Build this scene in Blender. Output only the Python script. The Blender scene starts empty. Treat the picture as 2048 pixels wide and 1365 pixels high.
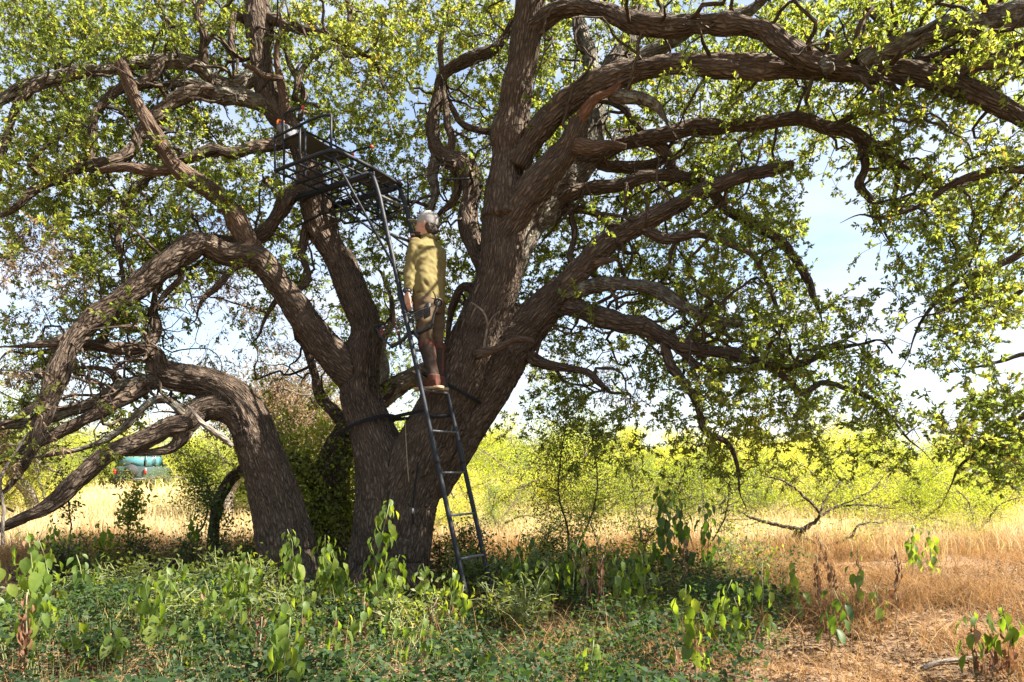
import bpy, math, random
import numpy as np
from mathutils import Vector, kdtree

sc = bpy.context.scene
COL = sc.collection
random.seed(7)
RNG = np.random.default_rng(7)

# ------------------------------------------------------------------ camera
F = 24.0 / 36.0 * 2048          # focal length in photo pixels
CX, HY, CH = 1024.0, 930.0, 1.25
cam = bpy.data.cameras.new('camera')
cam.lens = 24.0; cam.sensor_width = 36.0; cam.sensor_fit = 'HORIZONTAL'
cam.shift_y = (HY - 682.5) / 2048.0
cam.clip_start = 0.05; cam.clip_end = 6000
co = bpy.data.objects.new('camera', cam); COL.objects.link(co)
co.location = (0, 0, CH); co.rotation_euler = (math.pi / 2, 0, 0)
sc.camera = co

def P(px, py, D):
    return np.array([(px - CX) / F * D, D, CH + (HY - py) / F * D])

# ------------------------------------------------------------------ sky and sun
SUN_EL = math.radians(47); SUN_AZ = math.radians(101)      # azimuth clockwise from +Y
sdir = Vector((math.sin(SUN_AZ) * math.cos(SUN_EL), math.cos(SUN_AZ) * math.cos(SUN_EL), math.sin(SUN_EL)))
w = bpy.data.worlds.new('World'); sc.world = w; w.use_nodes = True
nt = w.node_tree; nt.nodes.clear()
sky = nt.nodes.new('ShaderNodeTexSky'); sky.sky_type = 'NISHITA'; sky.sun_disc = False
sky.sun_elevation = SUN_EL; sky.sun_rotation = SUN_AZ
sky.air_density = 1.0; sky.dust_density = 1.0; sky.ozone_density = 1.0
tc = nt.nodes.new('ShaderNodeTexCoord')
mp = nt.nodes.new('ShaderNodeMapping'); mp.inputs['Scale'].default_value = (1.6, 1.6, 4.5)
nz = nt.nodes.new('ShaderNodeTexNoise'); nz.inputs['Scale'].default_value = 2.2; nz.inputs['Detail'].default_value = 7; nz.inputs['Roughness'].default_value = 0.58
rp = nt.nodes.new('ShaderNodeValToRGB')
rp.color_ramp.elements[0].position = 0.40; rp.color_ramp.elements[0].color = (0.22, 0.22, 0.22, 1)
rp.color_ramp.elements[1].position = 0.66; rp.color_ramp.elements[1].color = (0.8, 0.8, 0.8, 1)
mx = nt.nodes.new('ShaderNodeMixRGB'); mx.inputs['Color2'].default_value = (3.5, 3.65, 4.1, 1)
bg = nt.nodes.new('ShaderNodeBackground'); bg.inputs['Strength'].default_value = 0.060
wo = nt.nodes.new('ShaderNodeOutputWorld')
for a, b in ((tc.outputs['Generated'], mp.inputs['Vector']), (mp.outputs['Vector'], nz.inputs['Vector']), (nz.outputs['Fac'], rp.inputs['Fac']),
             (rp.outputs['Color'], mx.inputs['Fac']), (sky.outputs['Color'], mx.inputs['Color1']), (mx.outputs['Color'], bg.inputs['Color']), (bg.outputs['Background'], wo.inputs['Surface'])):
    nt.links.new(a, b)
sl = bpy.data.lights.new('sun', 'SUN'); sl.energy = 5.0; sl.angle = math.radians(0.55); sl.color = (1.0, 0.93, 0.82)
so = bpy.data.objects.new('sun', sl); COL.objects.link(so)
so.rotation_euler = (-sdir).to_track_quat('-Z', 'Y').to_euler()
sc.view_settings.view_transform = 'Standard'; sc.view_settings.look = 'None'
sc.view_settings.gamma = 1.0; sc.view_settings.use_curve_mapping = False
sc.view_settings.exposure = 2.4
sc.render.engine = 'CYCLES'
sc.cycles.use_denoising = True
sc.cycles.max_bounces = 10; sc.cycles.diffuse_bounces = 4; sc.cycles.transmission_bounces = 6; sc.cycles.transparent_max_bounces = 6
sc.cycles.sample_clamp_indirect = 6.0

# ------------------------------------------------------------------ helpers
def _h(i, j, k, s):
    n = (i * 374761393 + j * 668265263 + k * 2147483647 + s * 974634777) & 0xffffffff
    n = ((n ^ (n >> 13)) * 1274126177) & 0xffffffff
    n = n ^ (n >> 16)
    return (n & 0xffff) / 32767.5 - 1.0

def vnoise(p, s=0):
    p = np.asarray(p, float); q = np.floor(p).astype(np.int64); f = p - q; f = f * f * (3 - 2 * f)
    i, j, k = q[..., 0], q[..., 1], q[..., 2]; x, y, z = f[..., 0], f[..., 1], f[..., 2]
    def L(a, b, t): return a + (b - a) * t
    return L(L(L(_h(i, j, k, s), _h(i+1, j, k, s), x), L(_h(i, j+1, k, s), _h(i+1, j+1, k, s), x), y),
             L(L(_h(i, j, k+1, s), _h(i+1, j, k+1, s), x), L(_h(i, j+1, k+1, s), _h(i+1, j+1, k+1, s), x), y), z)

def nrm(v):
    v = np.asarray(v, float)
    return v / np.maximum(np.linalg.norm(v, axis=-1, keepdims=True), 1e-9)

def mesh_np(name, V, Fc, attrs=None, smooth=True, mat=None):
    V = np.asarray(V, np.float32); me = bpy.data.meshes.new(name)
    groups = Fc if isinstance(Fc, list) else [Fc]
    groups = [np.asarray(g, np.int32) for g in groups if len(g)]
    me.vertices.add(len(V)); me.vertices.foreach_set('co', V.ravel())
    lv = np.concatenate([g.ravel() for g in groups]); me.loops.add(len(lv)); me.loops.foreach_set('vertex_index', lv)
    tot = np.concatenate([np.full(len(g), g.shape[1], np.int32) for g in groups])
    st = np.concatenate([[0], np.cumsum(tot)[:-1]]).astype(np.int32)
    me.polygons.add(len(tot)); me.polygons.foreach_set('loop_start', st); me.polygons.foreach_set('loop_total', tot)
    if smooth: me.polygons.foreach_set('use_smooth', np.ones(len(tot), bool))
    for k, a in (attrs or {}).items():
        a = np.asarray(a, np.float32)
        if a.ndim == 2: at = me.attributes.new(k, 'FLOAT_VECTOR', 'POINT'); at.data.foreach_set('vector', a.ravel())
        else: at = me.attributes.new(k, 'FLOAT', 'POINT'); at.data.foreach_set('value', a)
    me.update(calc_edges=True)
    if mat: me.materials.append(mat)
    return me

def obj(name, me, parent=None, loc=None, rot=None, scale=None):
    o = bpy.data.objects.new(name, me); COL.objects.link(o)
    if parent: o.parent = parent
    if loc is not None: o.location = loc
    if rot is not None: o.rotation_euler = rot
    if scale is not None: o.scale = scale
    return o

def tag(o, label=None, cat=None, group=None, kind=None):
    if label: o['label'] = label
    if cat: o['category'] = cat
    if group: o['group'] = group
    if kind: o['kind'] = kind
    return o

def thing(name, label, cat, loc=(0, 0, 0), group=None, rz=0.0):
    o = bpy.data.objects.new(name, None); COL.objects.link(o); o.location = loc; o.rotation_euler = (0, 0, rz)
    o.empty_display_size = 0.1
    return tag(o, label, cat, group)

def catmull(pts, step):
    pts = np.asarray(pts, float)
    if len(pts) == 2: pts = np.vstack([pts[0], (pts[0] + pts[1]) / 2, pts[1]])
    e = np.vstack([2 * pts[0] - pts[1], pts, 2 * pts[-1] - pts[-2]]); e[:, 3] = np.maximum(e[:, 3], 0.001)
    out = []
    for i in range(1, len(e) - 2):
        p0, p1, p2, p3 = e[i-1], e[i], e[i+1], e[i+2]
        n = max(2, int(np.linalg.norm((p2 - p1)[:3]) / step + 0.5)); t = (np.arange(n) / n)[:, None]
        out.append(0.5 * ((2*p1) + (-p0+p2)*t + (2*p0-5*p1+4*p2-p3)*t**2 + (-p0+3*p1-3*p2+p3)*t**3))
    out.append(e[-2][None]); r = np.vstack(out); r[:, 3] = np.maximum(r[:, 3], 0.0015)
    return r

def frames(c):
    T = nrm(np.gradient(c, axis=0)); n = len(c); A = np.zeros((n, 3))
    up = np.array([0.31, -0.52, 0.79]) if abs(T[0, 2]) < 0.9 else np.array([1.0, 0.1, 0])
    a = up - T[0] * up.dot(T[0]); a /= np.linalg.norm(a); A[0] = a
    for i in range(1, n):
        a = a - T[i] * a.dot(T[i]); a /= max(1e-9, np.linalg.norm(a)); A[i] = a
    return T, A, np.cross(T, A)

def tube(p4, ns, lump=0.0, ridge=0.0, seed=0, cap=True):
    """closed tapered tube along p4 (xyz r); returns verts, quads, bark coordinates"""
    p4 = np.asarray(p4, float); c = p4[:, :3]; r = p4[:, 3]; T, A, B = frames(c); n = len(c)
    th = np.arange(ns) / ns * 2 * np.pi; ct, st = np.cos(th), np.sin(th)
    s = np.concatenate([[0], np.cumsum(np.linalg.norm(np.diff(c, axis=0), axis=1))])
    rm = max(r.mean(), 0.01)
    bc = np.stack([np.broadcast_to(ct[None] * rm, (n, ns)), np.broadcast_to(st[None] * rm, (n, ns)), np.broadcast_to(s[:, None], (n, ns))], -1) + seed * 3.7
    R = np.broadcast_to(r[:, None], (n, ns)).copy()
    if lump:
        q = np.stack([np.broadcast_to(ct[None] * 1.1, (n, ns)), np.broadcast_to(st[None] * 1.1, (n, ns)), np.broadcast_to(s[:, None] / (rm * 3.0), (n, ns))], -1) + seed
        R *= 1 + lump * (vnoise(q, seed) + 0.5 * vnoise(q * 2.3, seed + 1))
    if ridge: R += (bark_disp(bc) - 0.5) * ridge
    V = c[:, None] + R[..., None] * (ct[None, :, None] * A[:, None] + st[None, :, None] * B[:, None])
    V = V.reshape(-1, 3); bc = bc.reshape(-1, 3)
    i = np.arange(n - 1)[:, None] * ns; j = np.arange(ns)[None]; jn = (j + 1) % ns
    Q = np.stack([i + j, i + jn, i + ns + jn, i + ns + j], -1).reshape(-1, 4)
    if cap:
        k = len(V); V = np.vstack([V, np.repeat(c[:1], ns, 0) + (V[:ns] - c[0]) * 0.02 - T[0] * 0.2 * r[0], np.repeat(c[-1:], ns, 0) + (V[k-ns:k] - c[-1]) * 0.02 + T[-1] * 0.25 * r[-1]])
        bc = np.vstack([bc, bc[:ns], bc[k-ns:k]]); jj = np.arange(ns); jn = (jj + 1) % ns
        Q = np.vstack([Q, np.stack([k + jj, k + jn, jn, jj], -1), np.stack([k - ns + jj, k - ns + jn, k + ns + jn, k + ns + jj], -1)])
    return V, Q, bc

def bark_disp(b):
    q = b * np.array([33.0, 33.0, 6.0]); wv = vnoise(b * np.array([12.0, 12.0, 6.0]), 5)[..., None]
    n1 = 0.75 - np.clip(1 - np.abs(vnoise(q + wv * 0.6, 11)) * 3.2, 0, 1) * 1.5
    n2 = vnoise(q * 2.1 + 7, 12)
    brk = np.abs(vnoise(b * np.array([15.0, 15.0, 20.0]), 13))
    return n1 - np.clip(1 - brk * 5, 0, 1) * 0.5 + 0.3 * n2

def join(parts):
    V, Q, B, o = [], [], [], 0
    for v, q, b in parts:
        V.append(v); Q.append(q + o); B.append(b); o += len(v)
    return np.vstack(V), np.vstack(Q), np.vstack(B)

def box(c, h, ax=None):
    """closed box: centre, half sizes, axes rows"""
    ax = np.eye(3) if ax is None else np.asarray(ax, float)
    s = np.array([[x, y, z] for x in (-1, 1) for y in (-1, 1) for z in (-1, 1)], float) * np.asarray(h)
    V = np.asarray(c) + s @ ax
    Q = np.array([[0, 1, 3, 2], [4, 6, 7, 5], [0, 4, 5, 1], [2, 3, 7, 6], [0, 2, 6, 4], [1, 5, 7, 3]])
    return V, Q, V * 0

def bar(p, q, r, ns=10):
    p, q = np.asarray(p, float), np.asarray(q, float)
    return tube(np.array([[*p, r], [*(p * 0.5 + q * 0.5), r], [*q, r]]), ns)

def rod(pts, r, ns=10, step=0.03):
    a = np.array([[*p, r] for p in pts]); return tube(catmull(a, step), ns)

def loft(rings, ns=28, pw=2.3):
    """rings: (centre, half-width vector, half-depth vector); superellipse sections, closed ends"""
    th = np.arange(ns) / ns * 2 * np.pi; ct, st = np.cos(th), np.sin(th)
    a = np.sign(ct) * np.abs(ct) ** (2 / pw); b = np.sign(st) * np.abs(st) ** (2 / pw)
    rings = [(rings[0][0], np.asarray(rings[0][1]) * 0.02, np.asarray(rings[0][2]) * 0.02)] + list(rings) + [(rings[-1][0], np.asarray(rings[-1][1]) * 0.02, np.asarray(rings[-1][2]) * 0.02)]
    V = np.vstack([np.asarray(c) + a[:, None] * np.asarray(u) + b[:, None] * np.asarray(v) for c, u, v in rings])
    n = len(rings); i = np.arange(n - 1)[:, None] * ns; j = np.arange(ns)[None]; jn = (j + 1) % ns
    return V, np.stack([i + j, i + jn, i + ns + jn, i + ns + j], -1).reshape(-1, 4), V * 0

def ball(c, r, ns=16):
    c = np.asarray(c, float); r = np.broadcast_to(np.asarray(r, float), (3,)); n = ns // 2 + 1
    ph = np.linspace(-np.pi / 2, np.pi / 2, n); ph[0] += 0.02; ph[-1] -= 0.02; th = np.arange(ns) / ns * 2 * np.pi
    V = np.stack([np.cos(ph)[:, None] * np.cos(th)[None], np.cos(ph)[:, None] * np.sin(th)[None], np.broadcast_to(np.sin(ph)[:, None], (n, ns))], -1).reshape(-1, 3) * r + c
    i = np.arange(n - 1)[:, None] * ns; j = np.arange(ns)[None]; jn = (j + 1) % ns
    Q = np.stack([i + j, i + jn, i + ns + jn, i + ns + j], -1).reshape(-1, 4)
    return V, Q, V * 0

def fuse(parts, voxel, smooth=6, fac=0.5):
    """overlapping closed shapes become one continuous skin"""
    V, Q, _ = join(parts); me = mesh_np('tmp', V, Q); o = bpy.data.objects.new('tmp', me); COL.objects.link(o)
    m = o.modifiers.new('r', 'REMESH'); m.mode = 'VOXEL'; m.voxel_size = voxel
    if smooth: s = o.modifiers.new('s', 'SMOOTH'); s.factor = fac; s.iterations = smooth
    dg = bpy.context.evaluated_depsgraph_get(); ev = o.evaluated_get(dg); m2 = ev.to_mesh()
    n = len(m2.vertices); VV = np.empty(n * 3, np.float32); m2.vertices.foreach_get('co', VV); VV = VV.reshape(-1, 3)
    NN = np.empty(n * 3, np.float32); m2.vertices.foreach_get('normal', NN); NN = NN.reshape(-1, 3)
    nl = len(m2.loops); li = np.empty(nl, np.int32); m2.loops.foreach_get('vertex_index', li)
    lt = np.empty(len(m2.polygons), np.int32); m2.polygons.foreach_get('loop_total', lt)
    ls = np.empty(len(m2.polygons), np.int32); m2.polygons.foreach_get('loop_start', ls)
    fs = [np.stack([li[ls[lt == k] + d] for d in range(k)], -1) for k in (3, 4) if (lt == k).any()]
    ev.to_mesh_clear(); bpy.data.objects.remove(o); bpy.data.meshes.remove(me)
    return VV.astype(float), fs, NN.astype(float)

# ------------------------------------------------------------------ materials
def new_mat(name):
    m = bpy.data.materials.new(name); m.use_nodes = True; t = m.node_tree; t.nodes.clear()
    return m, t, t.nodes, t.links

def ramp_node(N, stops):
    r = N.new('ShaderNodeValToRGB'); e = r.color_ramp.elements
    while len(e) < len(stops): e.new(0.5)
    for k, (p, c) in enumerate(stops): e[k].position = p; e[k].color = (*c, 1)
    return r

def leaf_mat(name, stops, tint=(2.6, 2.3, 0.8), mixf=0.45, rough=0.5, spec=0.35, vary=0.0):
    m, t, N, L = new_mat(name)
    a = N.new('ShaderNodeAttribute'); a.attribute_name = 'rnd'
    r = ramp_node(N, stops); L.new(a.outputs['Fac'], r.inputs['Fac'])
    if vary:
        tc = N.new('ShaderNodeTexCoord'); oi = N.new('ShaderNodeObjectInfo'); nz = N.new('ShaderNodeTexNoise'); nz.inputs['Scale'].default_value = 5.0; nz.inputs['Detail'].default_value = 4; L.new(tc.outputs['Object'], nz.inputs['Vector'])
        m1 = N.new('ShaderNodeMath'); m1.operation = 'MULTIPLY_ADD'; m1.inputs[1].default_value = vary; m1.inputs[2].default_value = -0.5 * vary; L.new(nz.outputs['Fac'], m1.inputs[0])
        m2 = N.new('ShaderNodeMath'); m2.operation = 'ADD'; L.new(oi.outputs['Random'], m2.inputs[0]); L.new(m1.outputs[0], m2.inputs[1]); L.new(m2.outputs[0], r.inputs['Fac'])
    p = N.new('ShaderNodeBsdfPrincipled'); p.inputs['Roughness'].default_value = rough; p.inputs['Specular IOR Level'].default_value = spec
    L.new(r.outputs['Color'], p.inputs['Base Color'])
    mu = N.new('ShaderNodeMixRGB'); mu.blend_type = 'MULTIPLY'; mu.inputs['Fac'].default_value = 1; mu.inputs['Color2'].default_value = (*tint, 1)
    L.new(r.outputs['Color'], mu.inputs['Color1'])
    tr = N.new('ShaderNodeBsdfTranslucent'); L.new(mu.outputs['Color'], tr.inputs['Color'])
    ms = N.new('ShaderNodeMixShader'); ms.inputs['Fac'].default_value = mixf
    L.new(p.outputs[0], ms.inputs[1]); L.new(tr.outputs[0], ms.inputs[2])
    o = N.new('ShaderNodeOutputMaterial'); L.new(ms.outputs[0], o.inputs['Surface'])
    return m

def bark_mat(name, dark, mid, light, lichen=0.35, lich_col=(0.22, 0.22, 0.175), bump=0.9, bscale=1.0):
    m, t, N, L = new_mat(name)
    a = N.new('ShaderNodeAttribute'); a.attribute_name = 'bark'
    mp = N.new('ShaderNodeMapping'); mp.inputs['Scale'].default_value = (40 * bscale, 40 * bscale, 9 * bscale); L.new(a.outputs['Vector'], mp.inputs['Vector'])
    n0 = N.new('ShaderNodeTexNoise'); n0.inputs['Scale'].default_value = 0.8; n0.inputs['Detail'].default_value = 3
    L.new(mp.outputs['Vector'], n0.inputs['Vector'])
    va = N.new('ShaderNodeMixRGB'); va.blend_type = 'ADD'; va.inputs['Fac'].default_value = 0.9
    L.new(mp.outputs['Vector'], va.inputs['Color1']); L.new(n0.outputs['Color'], va.inputs['Color2'])
    vo = N.new('ShaderNodeTexVoronoi'); vo.feature = 'DISTANCE_TO_EDGE'; vo.inputs['Scale'].default_value = 1.0; L.new(va.outputs['Color'], vo.inputs['Vector'])
    n1 = N.new('ShaderNodeTexNoise'); n1.inputs['Scale'].default_value = 3.0; n1.inputs['Detail'].default_value = 6; L.new(mp.outputs['Vector'], n1.inputs['Vector'])
    mr = N.new('ShaderNodeMapRange'); mr.inputs['From Max'].default_value = 0.32; L.new(vo.outputs['Distance'], mr.inputs['Value'])
    ad = N.new('ShaderNodeMath'); ad.operation = 'MULTIPLY_ADD'; ad.inputs[1].default_value = 0.55
    L.new(n1.outputs['Fac'], ad.inputs[0]); L.new(mr.outputs['Result'], ad.inputs[2])
    big = N.new('ShaderNodeTexNoise'); big.inputs['Scale'].default_value = 5.5; big.inputs['Detail'].default_value = 5; L.new(a.outputs['Vector'], big.inputs['Vector'])
    r = ramp_node(N, [(0.2, dark), (0.55, mid), (0.85, light)])
    mix0 = N.new('ShaderNodeMath'); mix0.operation = 'MULTIPLY_ADD'; mix0.inputs[1].default_value = 0.45
    L.new(n1.outputs['Fac'], mix0.inputs[0]); 
    sub = N.new('ShaderNodeMath'); sub.operation = 'MULTIPLY'; sub.inputs[1].default_value = 0.62; L.new(big.outputs['Fac'], sub.inputs[0]); L.new(sub.outputs[0], mix0.inputs[2])
    fur = N.new('ShaderNodeMath'); fur.operation = 'MULTIPLY_ADD'; fur.inputs[1].default_value = 0.34; fur.inputs[2].default_value = -0.20; L.new(mr.outputs['Result'], fur.inputs[0])
    fa = N.new('ShaderNodeMath'); fa.operation = 'ADD'; L.new(mix0.outputs[0], fa.inputs[0]); L.new(fur.outputs[0], fa.inputs[1])
    L.new(fa.outputs[0], r.inputs['Fac'])
    ln = N.new('ShaderNodeTexNoise'); ln.inputs['Scale'].default_value = 13; ln.inputs['Detail'].default_value = 8; ln.inputs['Roughness'].default_value = 0.7; L.new(a.outputs['Vector'], ln.inputs['Vector'])
    lr = ramp_node(N, [(0.70 - 0.28 * lichen, (0, 0, 0)), (0.76 - 0.22 * lichen, (1, 1, 1))]); L.new(ln.outputs['Fac'], lr.inputs['Fac'])
    lm = N.new('ShaderNodeMath'); lm.operation = 'MULTIPLY'; lm.inputs[1].default_value = 0.75; L.new(lr.outputs['Color'], lm.inputs[0])
    mc = N.new('ShaderNodeMixRGB'); mc.inputs['Color2'].default_value = (*lich_col, 1); L.new(lm.outputs[0], mc.inputs['Fac']); L.new(r.outputs['Color'], mc.inputs['Color1'])
    p = N.new('ShaderNodeBsdfPrincipled'); p.inputs['Roughness'].default_value = 0.92; p.inputs['Specular IOR Level'].default_value = 0.15
    L.new(mc.outputs['Color'], p.inputs['Base Color'])
    bp = N.new('ShaderNodeBump'); bp.inputs['Strength'].default_value = bump; bp.inputs['Distance'].default_value = 0.03; L.new(ad.outputs[0], bp.inputs['Height']); L.new(bp.outputs['Normal'], p.inputs['Normal'])
    o = N.new('ShaderNodeOutputMaterial'); L.new(p.outputs[0], o.inputs['Surface'])
    return m

def plain_mat(name, col, rough=0.6, metal=0.0, spec=0.4, var=0.25, scale=30.0, bump=0.0):
    m, t, N, L = new_mat(name)
    tc = N.new('ShaderNodeTexCoord'); n = N.new('ShaderNodeTexNoise'); n.inputs['Scale'].default_value = scale; n.inputs['Detail'].default_value = 5; L.new(tc.outputs['Object'], n.inputs['Vector'])
    r = ramp_node(N, [(0.3, tuple(c * (1 - var) for c in col)), (0.7, tuple(min(1, c * (1 + var)) for c in col))]); L.new(n.outputs['Fac'], r.inputs['Fac'])
    p = N.new('ShaderNodeBsdfPrincipled'); p.inputs['Roughness'].default_value = rough; p.inputs['Metallic'].default_value = metal; p.inputs['Specular IOR Level'].default_value = spec
    L.new(r.outputs['Color'], p.inputs['Base Color'])
    if bump:
        b = N.new('ShaderNodeBump'); b.inputs['Strength'].default_value = bump; b.inputs['Distance'].default_value = 0.01; L.new(n.outputs['Fac'], b.inputs['Height']); L.new(b.outputs['Normal'], p.inputs['Normal'])
    o = N.new('ShaderNodeOutputMaterial'); L.new(p.outputs[0], o.inputs['Surface'])
    return m

M = {}
M['bark'] = bark_mat('oak bark', (0.046, 0.034, 0.025), (0.103, 0.075, 0.055), (0.175, 0.133, 0.099), 0.25)
M['bark_lichen'] = bark_mat('lichened oak bark', (0.065, 0.052, 0.040), (0.108, 0.086, 0.065), (0.166, 0.137, 0.104), 0.75)
M['bark_dead'] = bark_mat('dead oak wood', (0.060, 0.038, 0.026), (0.108, 0.074, 0.053), (0.164, 0.120, 0.086), 0.15, bump=0.7)
M['bark_pale'] = bark_mat('pale oak bark', (0.136, 0.108, 0.084), (0.216, 0.176, 0.136), (0.304, 0.256, 0.200), 0.5, (0.320, 0.320, 0.272))
M['wood_orange'] = bark_mat('bare orange heartwood', (0.075, 0.036, 0.021), (0.128, 0.066, 0.038), (0.195, 0.120, 0.075), 0.15, bump=0.5)
M['wood_grey'] = bark_mat('weathered grey wood', (0.120, 0.098, 0.083), (0.203, 0.173, 0.143), (0.285, 0.255, 0.217), 0.2, bump=0.5)
M['leaf'] = leaf_mat('oak leaf', [(0.0, (0.053, 0.077, 0.022)), (0.5, (0.098, 0.124, 0.034)), (0.86, (0.150, 0.160, 0.041)), (0.93, (0.192, 0.150, 0.048)), (1.0, (0.257, 0.160, 0.076))], (3.4, 3.2, 1.1), 0.5)
M['leaf_dry'] = leaf_mat('dry oak leaf', [(0.0, (0.07, 0.075, 0.03)), (0.3, (0.14, 0.11, 0.06)), (1.0, (0.30, 0.20, 0.13))], (1.5, 1.3, 1.0), 0.4, 0.7)
M['mesq'] = leaf_mat('mesquite leaf', [(0.0, (0.12, 0.165, 0.024)), (0.5, (0.26, 0.29, 0.036)), (1.0, (0.39, 0.37, 0.07))], (2.0, 2.0, 0.6), 0.45, vary=0.7)
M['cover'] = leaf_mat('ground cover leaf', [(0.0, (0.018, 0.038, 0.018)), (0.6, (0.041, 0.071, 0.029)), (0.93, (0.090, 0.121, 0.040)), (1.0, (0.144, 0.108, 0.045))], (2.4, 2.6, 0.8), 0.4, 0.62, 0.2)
M['bush'] = leaf_mat('bush leaf', [(0.0, (0.060, 0.085, 0.024)), (0.5, (0.102, 0.128, 0.032)), (1.0, (0.153, 0.162, 0.043))], (3.0, 2.8, 0.8), 0.5)
M['broad'] = leaf_mat('broad leaf', [(0.0, (0.068, 0.108, 0.020)), (0.6, (0.104, 0.152, 0.028)), (1.0, (0.152, 0.184, 0.040))], (2.7, 2.6, 0.7), 0.5, vary=1.0)
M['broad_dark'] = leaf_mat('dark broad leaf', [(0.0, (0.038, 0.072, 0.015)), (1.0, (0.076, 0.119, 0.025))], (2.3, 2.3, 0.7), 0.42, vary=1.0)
M['broad_brown'] = leaf_mat('withered broad leaf', [(0.0, (0.111, 0.051, 0.025)), (0.6, (0.187, 0.093, 0.047)), (1.0, (0.255, 0.162, 0.093))], (1.4, 1.2, 0.9), 0.3, 0.8, vary=1.4)
M['grass_dry'] = leaf_mat('dry grass', [(0.0, (0.176, 0.084, 0.026)), (0.5, (0.326, 0.180, 0.062)), (0.9, (0.422, 0.299, 0.123)), (1.0, (0.141, 0.150, 0.044))], (1.3, 1.2, 1.0), 0.3, 0.7)
M['grass_blond'] = leaf_mat('blond field grass', [(0.0, (0.34, 0.25, 0.11)), (0.6, (0.48, 0.38, 0.19)), (0.9, (0.50, 0.42, 0.22)), (1.0, (0.24, 0.27, 0.07))], (1.3, 1.25, 1.0), 0.3, 0.7)
M['litter'] = leaf_mat('fallen leaf', [(0.0, (0.056, 0.034, 0.021)), (0.5, (0.120, 0.072, 0.040)), (1.0, (0.224, 0.148, 0.088))], (1.2, 1.1, 1.0), 0.15, 0.8)
M['stem_green'] = plain_mat('plant stem', (0.13, 0.15, 0.055), 0.7)
M['steel'] = plain_mat('dark grey painted steel', (0.011, 0.013, 0.018), 0.55, 0.0, 0.28, 0.2, 40)
M['steel_light'] = plain_mat('worn rung steel', (0.090, 0.094, 0.101), 0.45, 0.0, 0.5, 0.35, 60)
M['mesh_fabric'] = plain_mat('grey seat mesh', (0.075, 0.075, 0.072), 0.8, 0, 0.2, 0.3, 120)
M['pad_brown'] = plain_mat('brown seat mesh', (0.11, 0.09, 0.07), 0.85, 0, 0.2, 0.3, 120)
M['pad_grey'] = plain_mat('grey foam pad', (0.13, 0.135, 0.15), 0.8)
M['orange'] = plain_mat('orange webbing', (0.75, 0.17, 0.025), 0.7)
M['red'] = plain_mat('red plastic cap', (0.45, 0.035, 0.025), 0.5)
M['webbing'] = plain_mat('black webbing', (0.014, 0.0145, 0.017), 0.9, 0, 0.15)
M['rope'] = plain_mat('tan rope', (0.216, 0.180, 0.120), 0.9)
M['shirt'] = plain_mat('olive shirt cloth', (0.145, 0.117, 0.047), 0.9, 0, 0.15, 0.10, 14, 0.15)
M['trouser'] = plain_mat('khaki trouser cloth', (0.080, 0.056, 0.034), 0.9, 0, 0.12, 0.15, 18, 0.2)
M['boot_leather'] = plain_mat('red brown boot leather', (0.075, 0.028, 0.018), 0.75, 0, 0.2, 0.25, 40)
M['boot_cloth'] = plain_mat('brown boot shaft cloth', (0.034, 0.024, 0.018), 0.9, 0, 0.15)
M['sole'] = plain_mat('tan boot sole', (0.30, 0.21, 0.13), 0.8)
M['skin'] = plain_mat('skin', (0.400, 0.216, 0.152), 0.55, 0, 0.4, 0.10, 25)
M['hair'] = plain_mat('dark brown hair', (0.035, 0.022, 0.015), 0.6, 0, 0.4, 0.4, 90, 0.6)
M['cap'] = plain_mat('pale grey cap cloth', (0.27, 0.26, 0.25), 0.95, 0, 0.05, 0.04, 60)
M['black'] = plain_mat('matt black', (0.018, 0.018, 0.020), 0.5)
M['arrow'] = plain_mat('carbon arrow shaft', (0.05, 0.05, 0.05), 0.4)
M['car_green'] = plain_mat('dark green vehicle paint', (0.035, 0.055, 0.05), 0.35, 0, 0.6, 0.1, 5)
M['rubber'] = plain_mat('tyre rubber', (0.03, 0.03, 0.03), 0.85)
M['chrome'] = plain_mat('pale metal', (0.5, 0.52, 0.55), 0.35, 0.6)
M['glass'] = plain_mat('teal window glass', (0.05, 0.15, 0.17), 0.08, 0, 0.8, 0.1, 4)
M['lamp_red'] = plain_mat('red lamp lens', (0.4, 0.03, 0.02), 0.3)

# ground
m, t, N, L = new_mat('dry ground'); M['ground'] = m
g = N.new('ShaderNodeNewGeometry')
n1 = N.new('ShaderNodeTexNoise'); n1.inputs['Scale'].default_value = 0.55; n1.inputs['Detail'].default_value = 8; L.new(g.outputs['Position'], n1.inputs['Vector'])
n2 = N.new('ShaderNodeTexNoise'); n2.inputs['Scale'].default_value = 24; n2.inputs['Detail'].default_value = 8; n2.inputs['Roughness'].default_value = 0.7; L.new(g.outputs['Position'], n2.inputs['Vector'])
r1 = ramp_node(N, [(0.35, (0.13, 0.085, 0.05)), (0.6, (0.25, 0.165, 0.09))]); L.new(n1.outputs['Fac'], r1.inputs['Fac'])
r2 = ramp_node(N, [(0.35, (0.07, 0.045, 0.03)), (0.65, (0.24, 0.16, 0.09))]); L.new(n2.outputs['Fac'], r2.inputs['Fac'])
ma = N.new('ShaderNodeMixRGB'); ma.inputs['Fac'].default_value = 0.55; L.new(r1.outputs['Color'], ma.inputs['Color1']); L.new(r2.outputs['Color'], ma.inputs['Color2'])
sp = N.new('ShaderNodeSeparateXYZ'); L.new(g.outputs['Position'], sp.inputs[0])
mr = N.new('ShaderNodeMapRange'); mr.inputs['From Min'].default_value = 9; mr.inputs['From Max'].default_value = 22; L.new(sp.outputs['Y'], mr.inputs['Value'])
r3 = ramp_node(N, [(0.35, (0.36, 0.27, 0.12)), (0.65, (0.50, 0.40, 0.20))]); L.new(n2.outputs['Fac'], r3.inputs['Fac'])
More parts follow.
